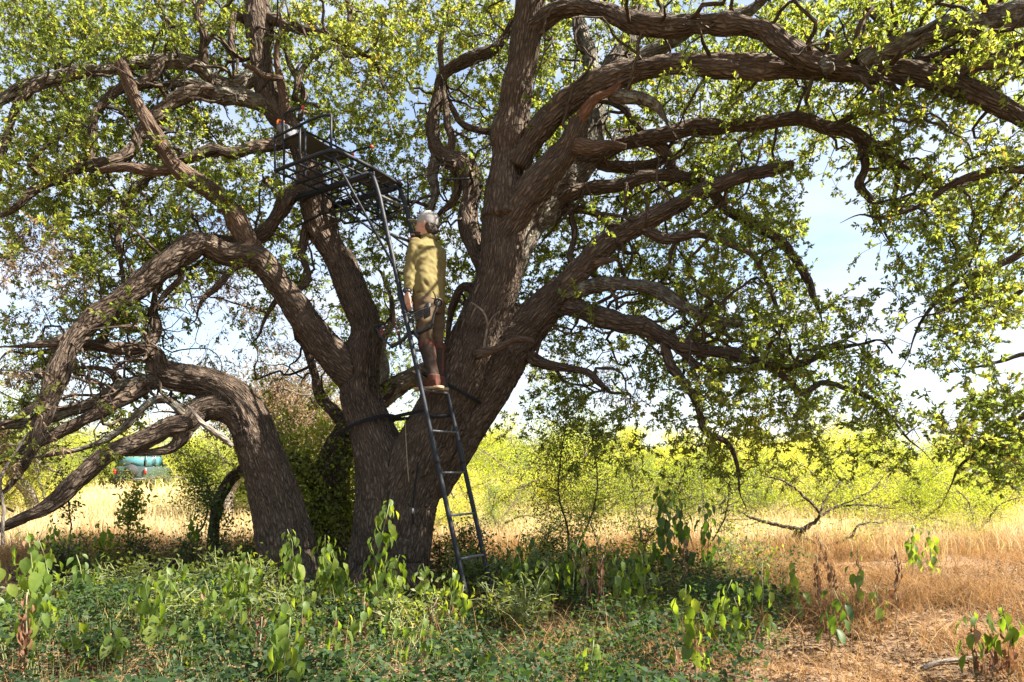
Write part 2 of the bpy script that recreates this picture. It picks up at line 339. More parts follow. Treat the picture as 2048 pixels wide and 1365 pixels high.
mb = N.new('ShaderNodeMixRGB'); L.new(mr.outputs['Result'], mb.inputs['Fac']); L.new(ma.outputs['Color'], mb.inputs['Color1']); L.new(r3.outputs['Color'], mb.inputs['Color2'])
p = N.new('ShaderNodeBsdfPrincipled'); p.inputs['Roughness'].default_value = 0.95; p.inputs['Specular IOR Level'].default_value = 0.1; L.new(mb.outputs['Color'], p.inputs['Base Color'])
b = N.new('ShaderNodeBump'); b.inputs['Strength'].default_value = 0.7; b.inputs['Distance'].default_value = 0.03; L.new(n2.outputs['Fac'], b.inputs['Height']); L.new(b.outputs['Normal'], p.inputs['Normal'])
o = N.new('ShaderNodeOutputMaterial'); L.new(p.outputs[0], o.inputs['Surface'])

# ------------------------------------------------------------------ ground
def smooth01(t): t = np.clip(t, 0, 1); return t * t * (3 - 2 * t)
def gz(x, y):
    x = np.asarray(x, float); y = np.asarray(y, float); z0 = np.zeros(np.broadcast(x, y).shape)
    q = np.stack([x + z0, y + z0, z0], -1)
    lump = 0.035 * vnoise(q * 1.3, 3) + 0.10 * vnoise(q * 0.35, 4) * smooth01((y - 8) / 8)
    rise = 0.04 * smooth01((y - 12) / 30) * smooth01((4 - x) / 22 + 0.35) + 0.5 * smooth01((y - 38) / 40) + 4.0 * smooth01((y - 50) / 260)
    near = smooth01((np.hypot(x + 1.0, y - 6.2)) / 2.2)
    return rise + lump * near
def gp(px, py, dz=0.0):
    """the point where the view ray through a pixel meets the ground"""
    D = 3.0
    for _ in range(4000):
        q = P(px, py, D)
        if q[2] <= float(gz(q[0], q[1])): break
        D *= 1.002
    return np.array([q[0], q[1], float(gz(q[0], q[1])) + dz])

xs = np.concatenate([-np.geomspace(14, 2500, 40)[::-1], np.linspace(-13.5, 13.5, 110), np.geomspace(14, 2500, 40)])
ys = np.concatenate([-np.geomspace(2, 400, 14)[::-1], np.linspace(-1.5, 14, 66), np.geomspace(14.4, 3000, 70)])
X, Y = np.meshgrid(xs, ys); Z = gz(X, Y); V = np.stack([X, Y, Z], -1).reshape(-1, 3)
nx, ny = len(xs), len(ys); i = np.arange(ny - 1)[:, None] * nx; j = np.arange(nx - 1)[None]
Q = np.stack([i + j, i + j + 1, i + nx + j + 1, i + nx + j], -1).reshape(-1, 4)
tag(obj('ground', mesh_np('ground', V, Q, mat=M['ground'])), kind='structure')

# ------------------------------------------------------------------ the oaks: limbs traced as (px, py, width px, distance m)
def W(spec):
    return np.array([[*P(x, y, d), w / 2 * d / F * 0.87] for x, y, w, d in spec])

def leaves(base, d, ln, wr=0.45, upbias=0.6, fold=0.12, rng=RNG):
    n = len(base); d = nrm(d); ref = nrm(rng.normal(size=(n, 3)) + np.array([0, 0, upbias]))
    s = nrm(np.cross(d, ref)); up = np.cross(s, d); ln = np.broadcast_to(ln, n)[:, None]; wd = ln * wr * 0.5
    mid = base + d * ln * 0.52
    V = np.stack([base, mid + s * wd + up * ln * fold, base + d * ln - up * ln * 0.06, mid - s * wd + up * ln * fold], 1).reshape(-1, 3)
    return V, np.arange(n * 4).reshape(n, 4)

class Tree:
    def __init__(self, name, label):
        self.base = None; self.name = name; self.label = label; self.limbs = []; self.small = []; self.leafV = []; self.rnd = []; self.dryV = []; self.dryr = []; self.trunks = []
TREES = {k: Tree(*v) for k, v in {
    'main': ('live_oak', 'huge gnarled live oak with forked trunk carrying the ladder stand'),
    'left': ('leaning_oak', 'stout oak trunk leaning left and bending over flat beside the forked oak'),
    'rear': ('shaded_oak', 'short oak trunk half hidden behind the leaning trunk and the forked oak')}.items()}

TR = {'main': [
    [(772, 1235, 250, 6.85), (772, 1190, 205, 6.85), (772, 1130, 172, 6.85), (776, 1060, 156, 6.85), (778, 985, 150, 6.87), (764, 915, 128, 6.9), (741, 850, 104, 6.95), (722, 785, 94, 7.0), (724, 720, 86, 7.02), (733, 660, 72, 7.06), (708, 590, 72, 7.12), (675, 510, 68, 7.18)],
    [(760, 1130, 120, 6.75), (725, 1200, 85, 6.55), (690, 1250, 50, 6.35)], [(800, 1130, 120, 6.75), (835, 1205, 80, 6.55), (872, 1250, 46, 6.35)], [(775, 1130, 120, 6.7), (782, 1215, 80, 6.42), (780, 1262, 44, 6.2)],
    [(795, 1150, 140, 6.8), (812, 1010, 140, 6.8), (846, 915, 140, 6.76), (888, 825, 130, 6.75), (927, 740, 124, 6.75), (962, 650, 112, 6.75), (995, 560, 106, 6.75), (1007, 450, 100, 6.75), (1010, 360, 88, 6.74)],
    [(845, 970, 130, 6.9), (915, 850, 132, 6.93), (980, 758, 124, 6.93), (1032, 680, 108, 6.88), (1085, 622, 84, 6.78), (1130, 572, 64, 6.68)],
    [(728, 770, 80, 7.0), (690, 735, 84, 6.98), (640, 682, 72, 6.92), (585, 605, 66, 6.85)]],
 'left': [
    [(588, 1235, 185, 6.75), (585, 1170, 150, 6.75), (572, 1080, 130, 6.75), (548, 985, 116, 6.73), (520, 900, 104, 6.7), (500, 840, 96, 6.66), (470, 795, 84, 6.62), (420, 768, 72, 6.57), (350, 755, 68, 6.5), (318, 745, 62, 6.46)],
    [(575, 1130, 100, 6.68), (545, 1205, 66, 6.5), (515, 1250, 40, 6.3)], [(595, 1130, 100, 6.65), (612, 1215, 66, 6.4), (625, 1262, 36, 6.2)],
    [(510, 870, 90, 6.66), (470, 822, 74, 6.6), (415, 815, 62, 6.5), (378, 838, 54, 6.42)]],
 'rear': [
    [(672, 1150, 150, 8.6), (668, 1080, 110, 8.6), (662, 1000, 92, 8.6), (668, 930, 80, 8.6), (695, 870, 66, 8.6), (740, 815, 60, 8.6), (790, 775, 50, 8.62), (850, 742, 42, 8.7)]]}

LIMBS = {'main': [
 # (material, [(px, py, width px, distance)...])
 ('bark', [(690, 545, 66, 7.15), (650, 470, 68, 7.2), (628, 390, 64, 7.24), (612, 320, 60, 7.28), (580, 255, 50, 7.34), (540, 205, 50, 7.4), (524, 120, 48, 7.46), (520, 50, 52, 7.5), (512, -30, 52, 7.55), (500, -170, 44, 7.7), (470, -330, 28, 7.9)]),
 ('bark', [(600, 625, 64, 6.86), (545, 555, 62, 6.8), (505, 515, 58, 6.72), (450, 512, 56, 6.62), (398, 490, 56, 6.5), (345, 520, 54, 6.4), (255, 590, 50, 6.2), (185, 640, 48, 6.1), (140, 690, 46, 6.0), (112, 770, 44, 5.9), (85, 835, 38, 5.85), (65, 895, 24, 5.8), (25, 965, 12, 5.75)]),
 ('bark_dead', [(515, 525, 50, 6.74), (480, 448, 46, 6.68), (425, 385, 42, 6.6), (352, 335, 40, 6.5), (322, 282, 36, 6.44), (280, 215, 32, 6.38), (252, 150, 28, 6.3), (240, 120, 20, 6.28)]),
 ('bark_dead', [(345, 340, 26, 6.5), (290, 343, 22, 6.45), (240, 335, 18, 6.4), (198, 341, 10, 6.4)]),
 ('bark', [(590, 283, 30, 7.3), (548, 288, 28, 7.15), (505, 298, 26, 7.05), (465, 312, 26, 6.95), (428, 300, 24, 6.9), (385, 314, 22, 6.85), (350, 322, 20, 6.85), (300, 350, 17, 6.85), (260, 400, 16, 6.85), (235, 450, 15, 6.8), (240, 510, 13, 6.7), (248, 560, 9, 6.6)]),
 ('bark_lichen', [(545, 215, 40, 7.4), (490, 200, 40, 7.25), (440, 192, 38, 7.1), (395, 170, 26, 7.0), (345, 168, 18, 6.95), (310, 172, 10, 6.9)]),
 ('bark', [(455, 196, 34, 7.15), (395, 186, 30, 7.0), (345, 205, 30, 6.9), (295, 255, 28, 6.8), (262, 300, 26, 6.7), (225, 325, 26, 6.6), (165, 335, 26, 6.5), (110, 360, 22, 6.4), (60, 390, 18, 6.35), (20, 420, 14, 6.3), (-60, 450, 9, 6.2)]),
 ('bark_lichen', [(515, 150, 34, 7.44), (470, 168, 34, 7.3), (435, 160, 34, 7.2), (400, 128, 34, 7.1), (345, 124, 30, 7.0), (280, 120, 30, 6.9), (215, 135, 30, 6.8), (130, 155, 28, 6.7), (60, 172, 28, 6.6), (0, 200, 24, 6.5), (-120, 250, 18, 6.3), (-260, 300, 12, 6.1)]),
 ('bark', [(320, 122, 26, 6.95), (305, 155, 24, 6.9), (280, 170, 22, 6.85), (240, 185, 20, 6.8), (200, 225, 22, 6.75), (185, 275, 20, 6.7), (178, 320, 14, 6.6)]),
 ('bark', [(75, 170, 22, 6.6), (50, 190, 20, 6.55), (25, 230, 18, 6.5), (8, 270, 16, 6.5), (5, 330, 10, 6.45)]),
 ('bark', [(530, 40, 26, 7.5), (560, 42, 22, 7.4), (600, 62, 20, 7.3), (640, 68, 18, 7.25), (690, 86, 15, 7.2), (745, 120, 10, 7.2), (770, 170, 6, 7.2)]),
 ('bark_dead', [(575, 235, 26, 7.28), (566, 170, 20, 7.2), (558, 120, 14, 7.15), (560, 70, 9, 7.1), (559, 25, 5, 7.1)]),
 ('bark_dead', [(565, 158, 16, 7.18), (530, 155, 14, 7.1), (505, 140, 12, 7.05), (484, 131, 8, 7.0)]),
 ('bark', [(590, 200, 18, 7.35), (600, 140, 16, 7.4), (640, 100, 12, 7.4), (655, 85, 8, 7.4)]),
 ('bark', [(600, 240, 14, 7.4), (602, 180, 14, 7.5), (580, 120, 12, 7.5), (575, 60, 9, 7.5)]),
 ('bark', [(495, 45, 20, 7.55), (470, 35, 18, 7.45), (460, 80, 15, 7.4), (475, 118, 9, 7.35)]),
 ('bark', [(405, 130, 22, 7.1), (408, 80, 20, 7.0), (392, 35, 20, 6.95), (410, -5, 20, 6.95), (440, -80, 14, 6.95)]),
 ('bark', [(305, -40, 16, 7.0), (318, 25, 14, 6.95), (340, 48, 12, 6.9), (310, 72, 7, 6.9)]),
 ('bark', [(628, 372, 40, 7.25), (590, 385, 36, 7.15), (562, 430, 34, 7.05), (528, 470, 30, 7.0), (480, 483, 27, 6.95), (425, 470, 24, 6.9), (375, 480, 20, 6.9), (330, 510, 15, 6.9), (280, 560, 9, 6.85)]),
 ('bark', [(612, 450, 18, 7.2), (608, 500, 18, 7.15), (620, 545, 17, 7.1), (600, 580, 15, 7.05), (560, 600, 12, 7.0), (530, 640, 9, 7.0)]),
 ('bark', [(505, 520, 20, 6.7), (450, 545, 16, 6.62), (420, 590, 13, 6.6), (400, 620, 7, 6.6)]),
 ('bark', [(370, 520, 16, 6.5), (360, 560, 14, 6.5), (330, 590, 12, 6.5), (310, 630, 7, 6.5)]),
 ('bark', [(165, 668, 28, 6.05), (120, 680, 22, 6.0), (70, 685, 14, 5.95), (20, 693, 7, 5.95)]),
 ('bark', [(90, 825, 34, 5.85), (72, 815, 20, 5.8), (30, 840, 14, 5.7), (-40, 860, 9, 5.6)]),
 # upright right stem and its limbs
 ('bark', [(1008, 440, 98, 6.75), (1012, 340, 84, 6.74), (1030, 215, 74, 6.68), (1048, 90, 76, 6.6), (1060, 0, 68, 6.52), (1070, -140, 60, 6.4), (1100, -330, 40, 6.3)]),
 ('bark', [(1000, 480, 70, 6.7), (1045, 408, 74, 6.62), (1095, 345, 66, 6.52), (1140, 285, 58, 6.42), (1158, 240, 46, 6.38)]),
 ('wood_orange', [(1156, 250, 26, 6.36), (1168, 226, 30, 6.33), (1190, 204, 25, 6.3), (1225, 182, 18, 6.27), (1250, 150, 15, 6.28), (1272, 128, 7, 6.26)]),
 ('bark_lichen', [(1218, 188, 26, 6.31), (1255, 195, 30, 6.28), (1290, 205, 28, 6.26), (1318, 220, 20, 6.24), (1340, 250, 6, 6.22)]),
 ('bark_dead', [(1140, 290, 40, 6.42), (1185, 296, 34, 6.4), (1215, 288, 24, 6.38), (1250, 296, 14, 6.36)]),
 ('bark_lichen', [(1000, 590, 60, 6.78), (1030, 510, 70, 6.88), (1072, 428, 76, 7.02), (1130, 368, 72, 7.1), (1172, 315, 62, 7.15), (1186, 250, 48, 7.25), (1195, 200, 44, 7.35), (1235, 130, 46, 7.45), (1265, 70, 42, 7.55), (1280, 0, 38, 7.65), (1300, -140, 36, 7.8), (1330, -320, 22, 8.0)]),
 ('bark_lichen', [(1195, 190, 40, 7.35), (1180, 120, 34, 7.45), (1160, 50, 32, 7.55), (1150, -30, 28, 7.7), (1130, -200, 18, 7.9)]),
 ('bark_lichen', [(1215, 160, 36, 7.4), (1290, 110, 34, 7.3), (1350, 80, 32, 7.2), (1420, 40, 28, 7.1), (1500, 10, 22, 7.0), (1580, -60, 16, 6.9)]),
 ('bark', [(1035, 330, 60, 6.7), (1070, 270, 58, 6.6), (1120, 215, 56, 6.5), (1190, 168, 54, 6.38), (1270, 142, 52, 6.25), (1350, 128, 50, 6.12), (1440, 130, 52, 6.0), (1540, 136, 52, 5.9), (1640, 138, 52, 5.8), (1740, 140, 52, 5.7), (1830, 150, 52, 5.6), (1910, 172, 48, 5.5), (1980, 205, 44, 5.42), (2060, 245, 42, 5.32), (2170, 320, 36, 5.15), (2300, 430, 28, 5.0), (2400, 580, 18, 4.9)]),
 ('bark', [(1900, 165, 32, 5.5), (1960, 128, 30, 5.4), (2060, 105, 28, 5.3), (2200, 70, 22, 5.1), (2400, 40, 14, 4.9)]),
 ('bark', [(1062, 60, 50, 6.55), (1105, 30, 46, 6.42), (1150, 16, 42, 6.3), (1210, 24, 42, 6.2), (1265, 46, 43, 6.1), (1330, 54, 44, 6.0), (1400, 48, 44, 5.9), (1470, 50, 44, 5.8), (1530, 64, 44, 5.72), (1575, 96, 44, 5.66), (1625, 126, 40, 5.62), (1690, 138, 30, 5.6), (1760, 160, 18, 5.6)]),
 ('bark_lichen', [(1640, 120, 30, 5.6), (1655, 138, 26, 5.54), (1668, 135, 16, 5.5)]),
 ('bark_dead', [(1670, 130, 18, 5.6), (1705, 90, 16, 5.55), (1712, 55, 14, 5.5), (1745, 18, 7, 5.45)]),
 ('bark_lichen', [(1720, 128, 40, 5.62), (1780, 96, 46, 5.5), (1850, 68, 52, 5.38), (1940, 50, 56, 5.25), (2060, 24, 56, 5.1), (2250, -30, 48, 4.85), (2500, -80, 32, 4.6)]),
 ('bark', [(1795, 95, 20, 5.6), (1770, 50, 18, 5.6), (1740, 5, 18, 5.6), (1720, -60, 14, 5.6)]),
 ('bark', [(1830, 120, 24, 5.7), (1900, 108, 22, 5.65), (1980, 112, 20, 5.6), (2070, 90, 18, 5.5), (2200, 60, 12, 5.4)]),
 ('bark', [(1150, 330, 40, 7.1), (1210, 295, 36, 7.0), (1270, 283, 34, 6.9), (1350, 268, 33, 6.8), (1430, 252, 33, 6.7), (1530, 246, 32, 6.62), (1610, 240, 32, 6.55), (1665, 250, 28, 6.5), (1720, 280, 28, 6.45), (1770, 315, 24, 6.4), (1830, 345, 20, 6.35), (1890, 385, 14, 6.3), (1960, 370, 9, 6.25)]),
 ('bark', [(1670, 250, 14, 6.5), (1710, 232, 12, 6.45), (1760, 235, 8, 6.4)]),
 ('bark', [(1745, 290, 14, 6.42), (1790, 285, 12, 6.4), (1825, 262, 7, 6.38)]),
 ('bark', [(1725, 290, 22, 6.45), (1730, 330, 20, 6.42), (1715, 370, 18, 6.4), (1745, 405, 14, 6.38), (1765, 450, 8, 6.35)]),
 ('bark', [(1770, 318, 16, 6.4), (1800, 350, 14, 6.38), (1795, 400, 9, 6.36)]),
 ('bark', [(1165, 320, 28, 7.2), (1220, 330, 26, 7.15), (1290, 340, 26, 7.1), (1330, 310, 22, 7.05), (1300, 270, 18, 7.05), (1240, 220, 16, 7.1), (1200, 205, 10, 7.15)]),
 ('bark', [(1285, 278, 24, 6.9), (1325, 300, 24, 6.92), (1350, 340, 22, 6.95), (1385, 365, 15, 6.98)]),
 ('bark', [(1110, 405, 34, 7.0), (1165, 382, 30, 6.95), (1230, 372, 28, 6.88), (1290, 355, 28, 6.82), (1345, 352, 28, 6.76), (1400, 370, 26, 6.7), (1460, 420, 25, 6.6), (1530, 462, 24, 6.5), (1580, 510, 22, 6.42), (1612, 550, 19, 6.38), (1628, 598, 12, 6.35)]),
 ('bark', [(1085, 430, 26, 7.1), (1135, 425, 22, 7.05), (1190, 430, 19, 7.0), (1225, 460, 16, 7.0), (1250, 500, 9, 7.0)]),
 ('bark', [(1140, 410, 18, 7.0), (1150, 470, 16, 6.95), (1142, 510, 14, 6.9), (1160, 525, 8, 6.9)]),
 ('bark', [(1110, 592, 60, 6.72), (1160, 540, 54, 6.6), (1210, 490, 48, 6.48), (1265, 456, 44, 6.36), (1330, 425, 38, 6.22), (1410, 385, 34, 6.08), (1490, 352, 30, 5.95), (1560, 336, 24, 5.85), (1586, 330, 18, 5.82)]),
 ('bark_dead', [(1185, 525, 24, 6.5), (1210, 522, 16, 6.42), (1235, 518, 7, 6.38)]),
 ('bark', [(1280, 455, 26, 6.34), (1330, 478, 22, 6.28), (1400, 475, 20, 6.2), (1470, 500, 18, 6.12), (1520, 530, 16, 6.05), (1545, 590, 12, 6.0), (1560, 640, 8, 6.0)]),
 ('bark_lichen', [(1135, 588, 36, 6.66), (1190, 572, 33, 6.55), (1255, 568, 32, 6.42), (1315, 580, 31, 6.3), (1360, 610, 29, 6.2), (1410, 634, 26, 6.1), (1450, 642, 22, 6.05), (1486, 648, 14, 6.0)]),
 ('bark', [(1425, 635, 14, 6.1), (1450, 660, 10, 6.08), (1465, 685, 5, 6.05)]),
 ('bark', [(1095, 620, 56, 6.8), (1140, 612, 52, 6.72), (1190, 632, 48, 6.62), (1240, 648, 46, 6.52), (1295, 655, 40, 6.42), (1345, 682, 34, 6.32), (1400, 700, 28, 6.22), (1460, 708, 25, 6.12), (1540, 730, 21, 6.0), (1600, 725, 17, 5.9), (1660, 700, 12, 5.8), (1720, 690, 7, 5.7)]),
 ('bark', [(1325, 672, 26, 6.36), (1340, 720, 24, 6.32), (1370, 760, 21, 6.28), (1395, 800, 19, 6.22), (1410, 860, 15, 6.18), (1450, 880, 12, 6.12), (1475, 930, 9, 6.08), (1480, 960, 6, 6.05)]),
 ('bark', [(1530, 728, 16, 6.02), (1580, 760, 16, 5.95), (1610, 790, 14, 5.9), (1640, 770, 13, 5.85), (1700, 780, 11, 5.78), (1750, 795, 10, 5.7), (1790, 840, 8, 5.66), (1820, 880, 5, 5.62)]),
 ('bark', [(1355, 690, 18, 6.3), (1400, 735, 16, 6.25), (1460, 745, 13, 6.15), (1520, 735, 9, 6.1)]),
 ('bark', [(1050, 705, 34, 6.85), (1088, 730, 25, 6.75), (1130, 740, 20, 6.68), (1175, 748, 17, 6.62), (1205, 768, 14, 6.58), (1230, 790, 7, 6.55)]),
 ('bark_dead', [(955, 708, 30, 6.45), (985, 704, 20, 6.36), (1010, 690, 17, 6.3), (1040, 680, 15, 6.26), (1065, 682, 10, 6.24)]),
 ('wood_grey', [(968, 700, 6, 6.42), (972, 650, 5, 6.36), (955, 620, 4, 6.32), (940, 608, 2, 6.3)]),
 ('wood_grey', [(973, 655, 5, 6.36), (985, 635, 4, 6.32), (998, 622, 2, 6.28)]),
 # curled middle limb behind the stem
 ('bark', [(985, 560, 44, 6.95), (948, 490, 44, 7.1), (935, 430, 44, 7.2), (945, 375, 46, 7.25), (930, 335, 44, 7.3), (895, 318, 42, 7.35), (872, 295, 38, 7.4), (868, 240, 32, 7.45), (880, 190, 28, 7.5), (888, 150, 26, 7.5), (930, 122, 26, 7.45), (985, 100, 24, 7.4), (1010, 75, 18, 7.4)]),
 ('bark_lichen', [(875, 300, 26, 7.4), (868, 340, 24, 7.4), (872, 380, 22, 7.4), (858, 420, 18, 7.4), (840, 450, 10, 7.4)]),
 ('bark', [(890, 320, 20, 7.36), (905, 285, 20, 7.3), (895, 240, 18, 7.3), (885, 190, 12, 7.35)]),
 ('bark', [(900, 320, 24, 7.35), (918, 360, 20, 7.4), (905, 400, 18, 7.4), (880, 420, 12, 7.4)]),
 ('bark', [(975, 600, 26, 6.95), (930, 570, 22, 7.05), (905, 610, 17, 7.1), (895, 680, 10, 7.1)]),
 ('bark', [(885, 150, 16, 7.5), (880, 100, 12, 7.5), (895, 50, 8, 7.5), (905, 0, 5, 7.5)]),
 ('bark', [(700, 90, 12, 7.3), (700, 30, 12, 7.4), (690, -20, 10, 7.5)]),
 ('bark', [(980, 265, 14, 7.4), (930, 250, 14, 7.45), (905, 215, 12, 7.45), (893, 190, 8, 7.45)]),
 # branches hanging back into view from beyond the right edge
 ('bark', [(2290, 420, 28, 5.0), (2170, 460, 22, 5.2), (2060, 505, 18, 5.4), (1970, 545, 15, 5.5), (1900, 575, 11, 5.6), (1850, 625, 8, 5.65), (1825, 680, 5, 5.65)]),
 ('bark', [(2350, 500, 26, 4.95), (2230, 640, 22, 5.1), (2130, 760, 18, 5.2), (2060, 825, 15, 5.3), (1990, 880, 11, 5.4), (1930, 930, 7, 5.42)]),
 ('bark', [(2220, 360, 26, 5.1), (2070, 340, 22, 5.3), (1965, 352, 19, 5.45), (1900, 375, 15, 5.55), (1830, 420, 11, 5.65), (1760, 440, 7, 5.75)]),
 ('bark', [(2130, 480, 14, 5.25), (2070, 560, 13, 5.3), (2000, 600, 11, 5.4), (1930, 590, 8, 5.5), (1880, 620, 5, 5.55)]),
 ('bark', [(2150, 740, 14, 5.2), (2060, 700, 11, 5.3), (2000, 720, 8, 5.4), (1950, 735, 5, 5.45)]),
 # unseen upper crown
 ('bark', [(1075, -150, 50, 6.4), (950, -330, 40, 6.0), (800, -500, 28, 5.4), (600, -640, 16, 5.0)]),
 ('bark', [(500, -150, 40, 7.7), (300, -300, 30, 7.2), (100, -420, 20, 6.6)]),
 ('bark', [(1085, -220, 44, 6.35), (1250, -420, 32, 5.6), (1500, -600, 24, 4.8), (1800, -800, 14, 4.2)]),
 ('bark', [(1300, -150, 34, 7.8), (1500, -350, 26, 7.8), (1750, -450, 20, 7.6), (2050, -500, 14, 7.2)]),
 ('bark', [(2250, -40, 40, 4.85), (2700, -150, 30, 4.2), (3200, -200, 20, 3.6)]),
 ('bark', [(2200, 60, 22, 5.1), (2500, 60, 18, 5.4), (2800, 40, 12, 5.6)])],
 'left': [
 ('bark', [(355, 756, 62, 6.5), (318, 740, 56, 6.45), (308, 712, 46, 6.42), (285, 700, 38, 6.4), (240, 696, 28, 6.38), (190, 690, 22, 6.35), (130, 700, 16, 6.3), (60, 710, 9, 6.25)]),
 ('bark_lichen', [(340, 752, 56, 6.5), (290, 770, 40, 6.42), (235, 782, 34, 6.35), (190, 805, 32, 6.28), (130, 830, 28, 6.2), (60, 848, 26, 6.1), (0, 855, 24, 6.0), (-120, 880, 14, 5.9)]),
 ('bark', [(300, 765, 34, 6.42), (250, 795, 34, 6.3), (180, 830, 34, 6.2), (110, 865, 26, 6.1), (50, 900, 20, 6.0), (0, 925, 14, 5.95), (-60, 960, 8, 5.9)]),
 ('bark', [(395, 826, 56, 6.44), (372, 845, 48, 6.38), (330, 858, 42, 6.3), (275, 885, 42, 6.22), (215, 910, 42, 6.12), (165, 955, 42, 6.04), (110, 1005, 38, 5.95), (60, 1030, 32, 5.88), (0, 1055, 26, 5.8), (-60, 1075, 16, 5.75)]),
 ('bark', [(375, 838, 40, 6.4), (365, 870, 36, 6.36), (340, 900, 22, 6.32), (300, 908, 15, 6.28), (255, 912, 8, 6.25)]),
 ('bark_lichen', [(370, 830, 22, 6.36), (330, 800, 18, 6.3), (290, 820, 18, 6.25), (245, 855, 18, 6.2), (190, 890, 15, 6.15), (130, 905, 11, 6.1), (60, 915, 6, 6.05)]),
 ('wood_grey', [(465, 893, 14, 6.5), (430, 865, 13, 6.4), (400, 840, 10, 6.32), (375, 812, 4, 6.28)]),
 ('wood_grey', [(6, 1090, 7, 5.75), (4, 1000, 7, 5.7), (14, 945, 7, 5.7), (40, 900, 6, 5.75), (65, 860, 4, 5.8), (78, 830, 2, 5.82)]),
 ('bark', [(290, 700, 20, 6.4), (320, 660, 16, 6.6), (310, 610, 14, 6.7), (330, 560, 12, 6.8), (380, 530, 8, 6.9)]),
 ('bark', [(190, 690, 16, 6.35), (230, 640, 13, 6.45), (250, 590, 9, 6.5)]),
 ('bark', [(250, 770, 14, 6.4), (215, 740, 12, 6.4), (170, 735, 9, 6.4), (110, 750, 6, 6.4)])],
 'rear': [
 ('bark_pale', [(760, 800, 54, 8.6), (815, 760, 46, 8.6), (870, 735, 38, 8.7), (930, 690, 26, 8.8), (960, 640, 16, 8.9)]),
 ('bark_pale', [(735, 820, 40, 8.6), (765, 770, 30, 8.7), (760, 700, 22, 8.8), (780, 640, 15, 8.9), (770, 560, 9, 9.0)]),
 ('bark', [(660, 985, 50, 8.6), (590, 920, 40, 8.5), (530, 925, 34, 8.4), (480, 945, 30, 8.35), (446, 985, 26, 8.3), (430, 1050, 24, 8.3), (424, 1150, 26, 8.3)]),
 ('bark', [(700, 860, 30, 8.6), (650, 800, 26, 8.7), (620, 720, 20, 8.8), (590, 640, 14, 8.9), (600, 560, 9, 9.0)])]}

BLUNT = {}       # limbs that end in a broken stub
for key_ in LIMBS:
    BLUNT[key_] = [i for i, (m_, sp_) in enumerate(LIMBS[key_]) if sp_[-1][:2] in ((1586, 330), (1486, 648), (1668, 135), (1158, 240))]
NODES = []       # (pos, radius, tree key)
def bark_for_fused(V, polys):
    S, R, off, s0 = [], [], [], 0.0
    best = np.full(len(V), 1e9); bc = np.zeros((len(V), 3))
    for k, pl in enumerate(polys):
        c = catmull(pl, 0.04); T, A, B = frames(c[:, :3]); s = np.concatenate([[0], np.cumsum(np.linalg.norm(np.diff(c[:, :3], axis=0), axis=1))])
        for ch in range(0, len(V), 8000):
            v = V[ch:ch+8000]; d2 = np.linalg.norm(v[:, None] - c[None, :, :3], axis=2); i = d2.argmin(1); d = d2[np.arange(len(v)), i] / c[i, 3]
            rel = v - c[i, :3]; rm = c[:, 3].mean(); u = nrm(np.stack([(rel * A[i]).sum(1), (rel * B[i]).sum(1)], -1)) * rm
            ss = s[i] + (rel * T[i]).sum(1); ok = d < best[ch:ch+8000]
            best[ch:ch+8000][ok] = d[ok]; bc[ch:ch+8000][ok] = np.stack([u[:, 0], u[:, 1], ss], -1)[ok] + k * 5.3
    return bc

for key, T_ in TREES.items():
    polys = [W(sp) for sp in TR[key]]
    V, fs, NN = fuse([tube(catmull(pl, 0.05), 40, 0.07, 0, 3 + k) for k, pl in enumerate(polys)], 0.0165 if key != 'rear' else 0.03, 10)
    bc = bark_for_fused(V, polys)
    V = V + NN * ((bark_disp(bc) - 0.5) * 0.013)[:, None]
    base = polys[0][0, :3].copy(); base[2] = 0
    root = thing(T_.name, T_.label, 'tree', tuple(base)); T_.root = root
    me = mesh_np('trunk', V - base, fs, {'bark': bc}, mat=M['bark'] if key != 'rear' else M['bark'])
    obj('trunk', me, root); T_.base = base
    for pl in polys:
        c = catmull(pl, 0.1)
        NODES += [(q[:3], q[3], key) for q in c if q[2] > 1.3]
    for k, (mt, sp) in enumerate(LIMBS[key]):
        a = W(sp); rm = a[:, 3].mean(); big = rm > 0.065
        if mt not in ('bark_dead', 'wood_orange', 'wood_grey') and a[-1, 3] < 0.05 and k not in BLUNT.get(key, ()):
            d_ = nrm(a[-1, :3] - a[-2, :3]); rt = np.random.default_rng(900 + k); p1 = a[-1, :3] + nrm(d_ + rt.normal(size=3) * 0.3) * 0.16; p2 = p1 + nrm(d_ + rt.normal(size=3) * 0.5) * 0.16
            a = np.vstack([a, [*p1, a[-1, 3] * 0.5], [*p2, 0.002]])
        c = catmull(a, 0.03 if big else 0.045)
        n = len(c); q = np.stack([np.arange(n) * (0.03 if big else 0.045) * 3.2, np.full(n, k * 7.1), np.zeros(n)], -1)
        env = np.clip(np.minimum(np.arange(n), np.arange(n)[::-1] + 3) / 8, 0, 1)[:, None]
        wob = np.stack([vnoise(q, 21), vnoise(q, 22), vnoise(q, 23)], -1) * env * (0.016 + 0.02 * (not big))
        c[:, :3] += wob
        c[:, 3] *= 1 + 0.17 * vnoise(q * 1.5, 25)
        ns = int(np.clip(2 * np.pi * rm / 0.013, 9, 90))
        v, f, b = tube(c, ns, 0.15, 0.010 if big else 0.005 if rm > 0.03 else 0, k + 40)
        obj('limb', mesh_np('limb', v - base, f, {'bark': b}, mat=M[mt]), root)
        dead = mt in ('bark_dead', 'wood_orange', 'wood_grey')
        if not dead:
            NODES += [(q_[:3], q_[3], key) for q_ in c[::3] if q_[3] < 0.16]

